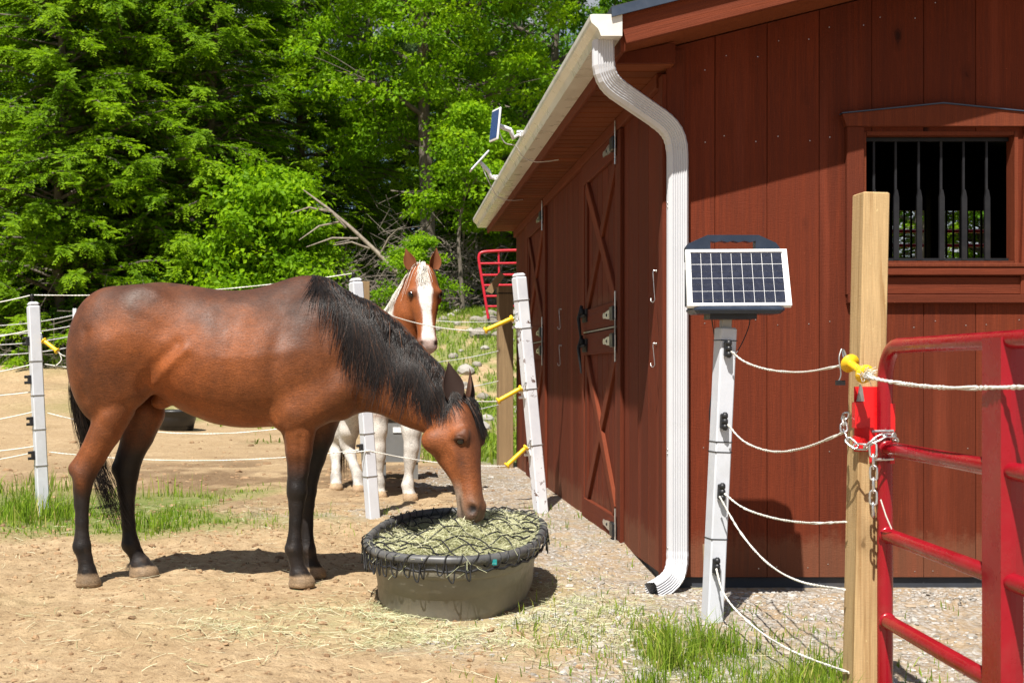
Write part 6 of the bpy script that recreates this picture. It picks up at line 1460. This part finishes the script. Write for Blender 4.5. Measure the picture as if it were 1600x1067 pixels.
def mdir(p, u): return np.stack([lean_ + .25 * u * np.sin(clumpn * 3.1), np.full(n, -.85 if u < .12 else -.12), np.full(n, .25 if u < .06 else -1.0)], 1)
hair_obj('mane', drape(f, p0, mdir, Ln, 14, .003 + g.uniform(0, .012, n)), g.uniform(.0012, .0024, n), np.clip(g.uniform(0, 1, n) ** 1.3, 0, 1), M['mane'], bay)
# far-side crest hairs and forelock
n = 750; s_ = np.zeros(n); p0 = np.array([hd(.012, .050, -.015)]) + g.normal(0, 1, (n, 3)) * np.array([.014, .014, .010]); Ln = g.uniform(.07, .20, n); sp = g.normal(-.12, .22, n)
def fdir(p, u): return hax[None] * 1.0 + fw_[None] * (.55 if u < .15 else -.05) + sd_[None] * ((sp * (1 - u * .6)) - .22)[:, None] * .6
hair_obj('forelock', drape(f, p0, fdir, Ln, 12, .005 + g.uniform(0, .016, n)), g.uniform(.0011, .0021, n), g.uniform(0, 1, n) ** 1.4, M['mane'], bay)
# tail: from the dock down behind the buttock and in between the hocks
n = 620; top = np.array([hp(122, 497, HY)]); u = np.linspace(0, 1, 22); knots = [hp(123, 497, HY), hp(115, 530, HY), hp(117, 580, HY), hp(122, 630, HY + .02), hp(135, 680, HY + .05), hp(152, 730, HY + .06), hp(175, 790, HY + .05), hp(190, 825, HY + .04)]
base = np.array([tuple(p) for p in crom([Vector(k) for k in knots], 8)]); uu = np.linspace(0, 1, len(base)); ln = g.uniform(.45, 1.0, n); T = u[None] * ln[:, None]
core = np.stack([np.interp(T, uu, base[:, i]) for i in range(3)], -1); spread = (.007 + .040 * T ** 1.3)[..., None]; off = g.normal(0, 1, (n, 1, 3)) * np.array([.75, .8, .3]); wv = .006 * np.sin(T * 14 + g.uniform(0, 6, (n, 1)))[..., None]
P = core + off * spread + wv; d = f.sample(P.reshape(-1, 3)).reshape(n, -1); gr = f.grad(P.reshape(-1, 3)).reshape(n, -1, 3); P = P + gr * np.clip(.006 - d, 0, .06)[..., None]
hair_obj('tail', P, g.uniform(.0012, .0022, n), g.uniform(0, 1, n) ** 1.4, M['mane'], bay)
# ================================================================== paint horse behind the fence
f2 = Field((-.62, 9.15, -.02), (.62, 11.0, 1.98), .0135)
A0, A1 = np.array([-.40, 10.72, 0]), np.array([.12, 9.70, 0]); ax2 = A1 - A0; TL = np.linalg.norm(ax2); ax2 /= TL; s2 = np.array([-ax2[1], ax2[0], 0])
def bp(t, z, s=0.0): return A0 + ax2 * t * TL + s2 * s + np.array([0, 0, z])
f2.loft(A0, ax2, (0, 0, 1), [(-.02, 1.20, .95, .05, .1), (.05, 1.34, .82, .20, .2), (.2, 1.40, .78, .26, .2), (.45, 1.38, .74, .28, .2), (.7, 1.36, .70, .28, .2), (.9, 1.43, .70, .25, .45), (1.05, 1.40, .72, .22, .4), (TL + .02, 1.22, .84, .12, .2)], .03, 2.3)
for sg in (-1, 1):
    f2.ell(bp(.16, 1.02, sg * .13), (.17, .14, .26), .07); f2.ell(bp(.90, 1.05, sg * .14), (.14, .11, .26), .07)
pw = lambda px, py, d: np.array(at(px, py, d))
for (a, ra), (b, rb) in zip([(bp(.95, 1.16), .27), (np.array([.14, 9.72, 1.30]), .225), (np.array([.20, 9.63, 1.48]), .165), (np.array([.255, 9.575, 1.66]), .125)][:-1], [(np.array([.14, 9.72, 1.30]), .225), (np.array([.20, 9.63, 1.48]), .165), (np.array([.255, 9.575, 1.66]), .125)]):
    f2.cone(a, b, ra, rb, .05, .85, sax=0)
Q0, Q1 = pw(660, 421, 9.53), pw(668.5, 548, 9.36); hx = Q1 - Q0; QL = np.linalg.norm(hx); hx /= QL
fq = np.array([.20, -.98, 0]); fq = fq - hx * (fq @ hx); fq /= np.linalg.norm(fq); sq_ = np.cross(hx, fq); kq = QL / .56
def hq(t, a, b): return Q0 + hx * t * kq + fq * a + sq_ * b
f2.loft(Q0, hx, fq, [(-.03 * kq, .035, -.06, 0.066), (.02 * kq, .062, -.09, 0.097), (.08 * kq, .078, -.12, 0.116), (.15 * kq, .085, -.15, 0.130), (.20 * kq, .083, -.152, 0.125), (.26 * kq, .076, -.138, 0.108), (.32 * kq, .068, -.100, 0.088), (.38 * kq, .062, -.066, 0.075), (.44 * kq, .060, -.058, 0.070), (.49 * kq, .060, -.058, 0.079), (.53 * kq, .056, -.058, 0.079), (.56 * kq, .038, -.05, 0.066), (.575 * kq, .012, -.03, 0.037)], .03, 2.35)
for s_ in (-1, 1):
    f2.ell(hq(.175, .036, s_ * .106), (.036, .034, .030), .03); f2.cone(hq(.235, -.005, s_ * .095), hq(.36, .004, s_ * .062), .014, .008, .02); f2.ell(hq(.18, -.085, s_ * .085), (.075, .05, .06), .04)
    f2.cone(hq(.505, .038, s_ * .042), hq(.545, .022, s_ * .046), .025, .022, .02); f2.ell(hq(.525, .048, s_ * .060), (.019, .018, .017), .010, carve=True); f2.ell(hq(.19, .045, s_ * .127), (.018, .014, .014), .012, carve=True)
f2.ell(hq(.55, -.045, 0), (.03, .03, .04), .03)
def leg2(pts, hoofx, d, k=.03):
    q = [(pw(x, y, dd), r) for x, y, dd, r in pts]; f2.chain(q, k); c0 = q[-1][0]; xx = pw(hoofx, 700, d)[0]
    f2.cone((c0[0], c0[1], .075), (xx, c0[1] - .02, .02), .046, .064, .012)
leg2([(640, 640, 9.66, .11), (643, 672, 9.62, .075), (643, 700, 9.60, .056), (641, 716, 9.6, .05), (640, 728, 9.6, .036), (638, 748, 9.6, .034), (637, 758, 9.59, .046), (638, 768, 9.58, .038)], 641, 9.56)
leg2([(588, 640, 9.80, .11), (590, 672, 9.78, .075), (591, 700, 9.78, .056), (592, 714, 9.78, .05), (592, 728, 9.78, .036), (592, 746, 9.78, .034), (592, 755, 9.77, .046), (592, 764, 9.76, .038)], 593, 9.74)
leg2([(556, 640, 10.42, .12), (546, 672, 10.44, .082), (543, 694, 10.50, .062), (548, 712, 10.44, .044), (554, 730, 10.36, .037), (559, 744, 10.32, .045), (560, 753, 10.29, .040)], 561, 10.26)
leg2([(534, 648, 10.56, .12), (527, 675, 10.58, .080), (524, 696, 10.62, .060), (524, 712, 10.56, .044), (525, 732, 10.5, .036), (525, 746, 10.48, .044), (525, 755, 10.45, .039)], 525, 10.42)
f2.floor(0.0)
V, Fs = f2.surface(2); nz_ = fbm(V[:, 0] * 4, V[:, 1] * 4, V[:, 2] * 4, 22, 4); n2 = fbm(V[:, 0] * 15, V[:, 1] * 15, V[:, 2] * 15, 23, 3)
px, py = CX + V[:, 0] / V[:, 1] * F, CY - (V[:, 2] - CH) / V[:, 1] * F
che = lerp3((.30, .085, .020), (.20, .055, .014), nz_); wht = np.array([.60, .56, .51]) * (.72 + .45 * n2)[:, None]; wht = wht * (1 - .45 * sstep(.45, .1, V[:, 2]) * sstep(.35, .6, n2))[:, None]
w = 1 - sstep(.62, .74, V[:, 2] + .35 * (nz_ - .5)); w = np.maximum(w, sstep(.55, .6, nz_ + .12 * (V[:, 1] > 10.1)) * (V[:, 2] < 1.35) * .9)
rb = (V - Q0) @ sq_
w = np.maximum(w, sstep(.10, .14, ((V[:, 0] - .18) * -1) + .3 * (nz_ - .5)) * (V[:, 2] > 1.3) * (V[:, 2] < 1.62))
cc = che * (1 - w[:, None]) + wht * w[:, None]
q = V - Q0; ht = q @ hx / kq; hf_ = q @ fq; hs = q @ sq_; ish = (ht > -.03) & (np.abs(hs) < .17) & (hf_ > -.17) & (V[:, 2] > 1.1) & (V[:, 1] < 9.62)
bw = np.interp(ht, [0, .05, .10, .16, .22, .30, .38, .46, .56], [.004, .012, .040, .062, .050, .034, .034, .050, .055]); bc = np.interp(ht, [0, .1, .2, .35, .5], [.0, -.006, -.012, .0, .0])
bl = (1 - sstep(-.008, .008, np.abs(hs + bc) - bw + .02 * (n2 - .5))) * sstep(-.01, .025, hf_) * sstep(.035, .07, ht)
hc = che * .98; hc = hc * (1 - .8 * np.exp(-(((ht - .19) / .03) ** 2 + ((hf_ - .05) / .03) ** 2)))[:, None]
hc = hc * (1 - bl[:, None]) + np.array([.74, .70, .66]) * bl[:, None]
nz3 = sstep(.46, .52, ht + .04 * (n2 - .5)); hc = hc * (1 - .75 * nz3[:, None]) + np.array([.42, .26, .22]) * .75 * nz3[:, None]
no = np.exp(-((ht - .525) / .02) ** 2 - ((np.abs(hs) - .056) / .022) ** 2) * (hf_ > .02); hc = hc * (1 - .9 * no[:, None])
cc = np.where(ish[:, None], hc, cc); hm = (V[:, 2] < .065); cc = np.where(hm[:, None], np.array([.40, .28, .17]) * (.7 + .6 * n2)[:, None], cc); cc = np.clip(cc, .003, 1)
pt = thing('paint_horse', 'chestnut and white paint horse with a white blaze facing over the fence', 'horse', (-.1, 10.1, 0))
put('body', mesh_np('body', V, Fs, True, None, {'coat': cc}), pt, mat=M['coat2'])
t = NT('chestnut_ear'); v = t.coord('Object'); M['ear2'] = t.fin(t.ramp(t.noise(v, 30, 3), [(.3, (.22, .06, .015)), (.7, (.30, .09, .022))]), .65, 0, None, .3); t = NT('ear_inside2'); M['ear2in'] = t.fin((.20, .07, .03), .8, 0, None, .2)
ear_mesh(hq(.0, .010, .088), Vector((-.30, -.12, 1)), fq - sq_ * -.25, .165, .060, M['ear2'], pt, M['ear2in'])
ear_mesh(hq(.0, .010, -.088), Vector((.16, -.12, 1)), fq + sq_ * -.15, .165, .060, M['ear2'], pt, M['ear2in'])
for s_ in (-1, 1):
    m = MB(); m.lathe([(.0, -.024)] + [(.024 * math.sin(a), -.024 * math.cos(a)) for a in [math.pi * i / 10 for i in range(1, 10)]] + [(.0, .024)], hq(.188, .040, s_ * .110), sq_, 14); m.build('eye', M['eye'], pt)
g = rng(505); n = 1500; s_ = g.uniform(0, 1, n)[:, None]; c0, c1 = hq(-.02, -.03, 0), np.array([.04, 9.98, 1.52])
p0 = c0 * (1 - s_) + c1 * s_ + np.array([0, .02, .06]) * np.sin(s_ * 3.14) + g.normal(0, .012, (n, 3)); p0 = p0 - f2.grad(p0) * (f2.sample(p0) + .003)[:, None]
ck = np.floor(s_[:, 0] * 24)
def pd(p, u): return np.stack([np.full(n, -.95 if u < .2 else -.32) + .2 * np.sin(ck * 2.1), np.full(n, -.35 if u < .2 else -.10), np.full(n, .15 if u < .1 else -1.0)], 1)
hair_obj('mane', drape(f2, p0, pd, g.uniform(.18, .40, n), 11, .008 + g.uniform(0, .02, n)), g.uniform(.002, .0036, n), g.uniform(0, 1, n), M['mane_w'], pt)
n = 240; p0 = np.array([hq(-.015, .045, .008)]) + g.normal(0, .014, (n, 3)); sp = g.normal(.10, .2, n)
def pf(p, u): return hx[None] + fq[None] * (.5 if u < .2 else -.02) + sq_[None] * sp[:, None] * .7
hair_obj('forelock', drape(f2, p0, pf, g.uniform(.08, .19, n), 10, .005 + g.uniform(0, .012, n)), g.uniform(.0018, .003, n), g.uniform(0, 1, n), M['mane_w'], pt)
n = 260; u = np.linspace(0, 1, 14); bs_ = bp(-.03, 1.22); kn = [bs_, bs_ + np.array([-.06, .10, -.12]), np.array(pw(531, 680, 10.78)), np.array(pw(531, 740, 10.78))]; base = np.array([tuple(p) for p in crom([Vector(k) for k in kn], 8)]); uu = np.linspace(0, 1, len(base))
T = u[None] * g.uniform(.7, 1, (n, 1)); P = np.stack([np.interp(T, uu, base[:, i]) for i in range(3)], -1) + g.normal(0, 1, (n, 1, 3)) * (.012 + .03 * T)[..., None]
hair_obj('tail', P, g.uniform(.002, .0035, n), g.uniform(0, 1, n), M['tail_b'], pt)
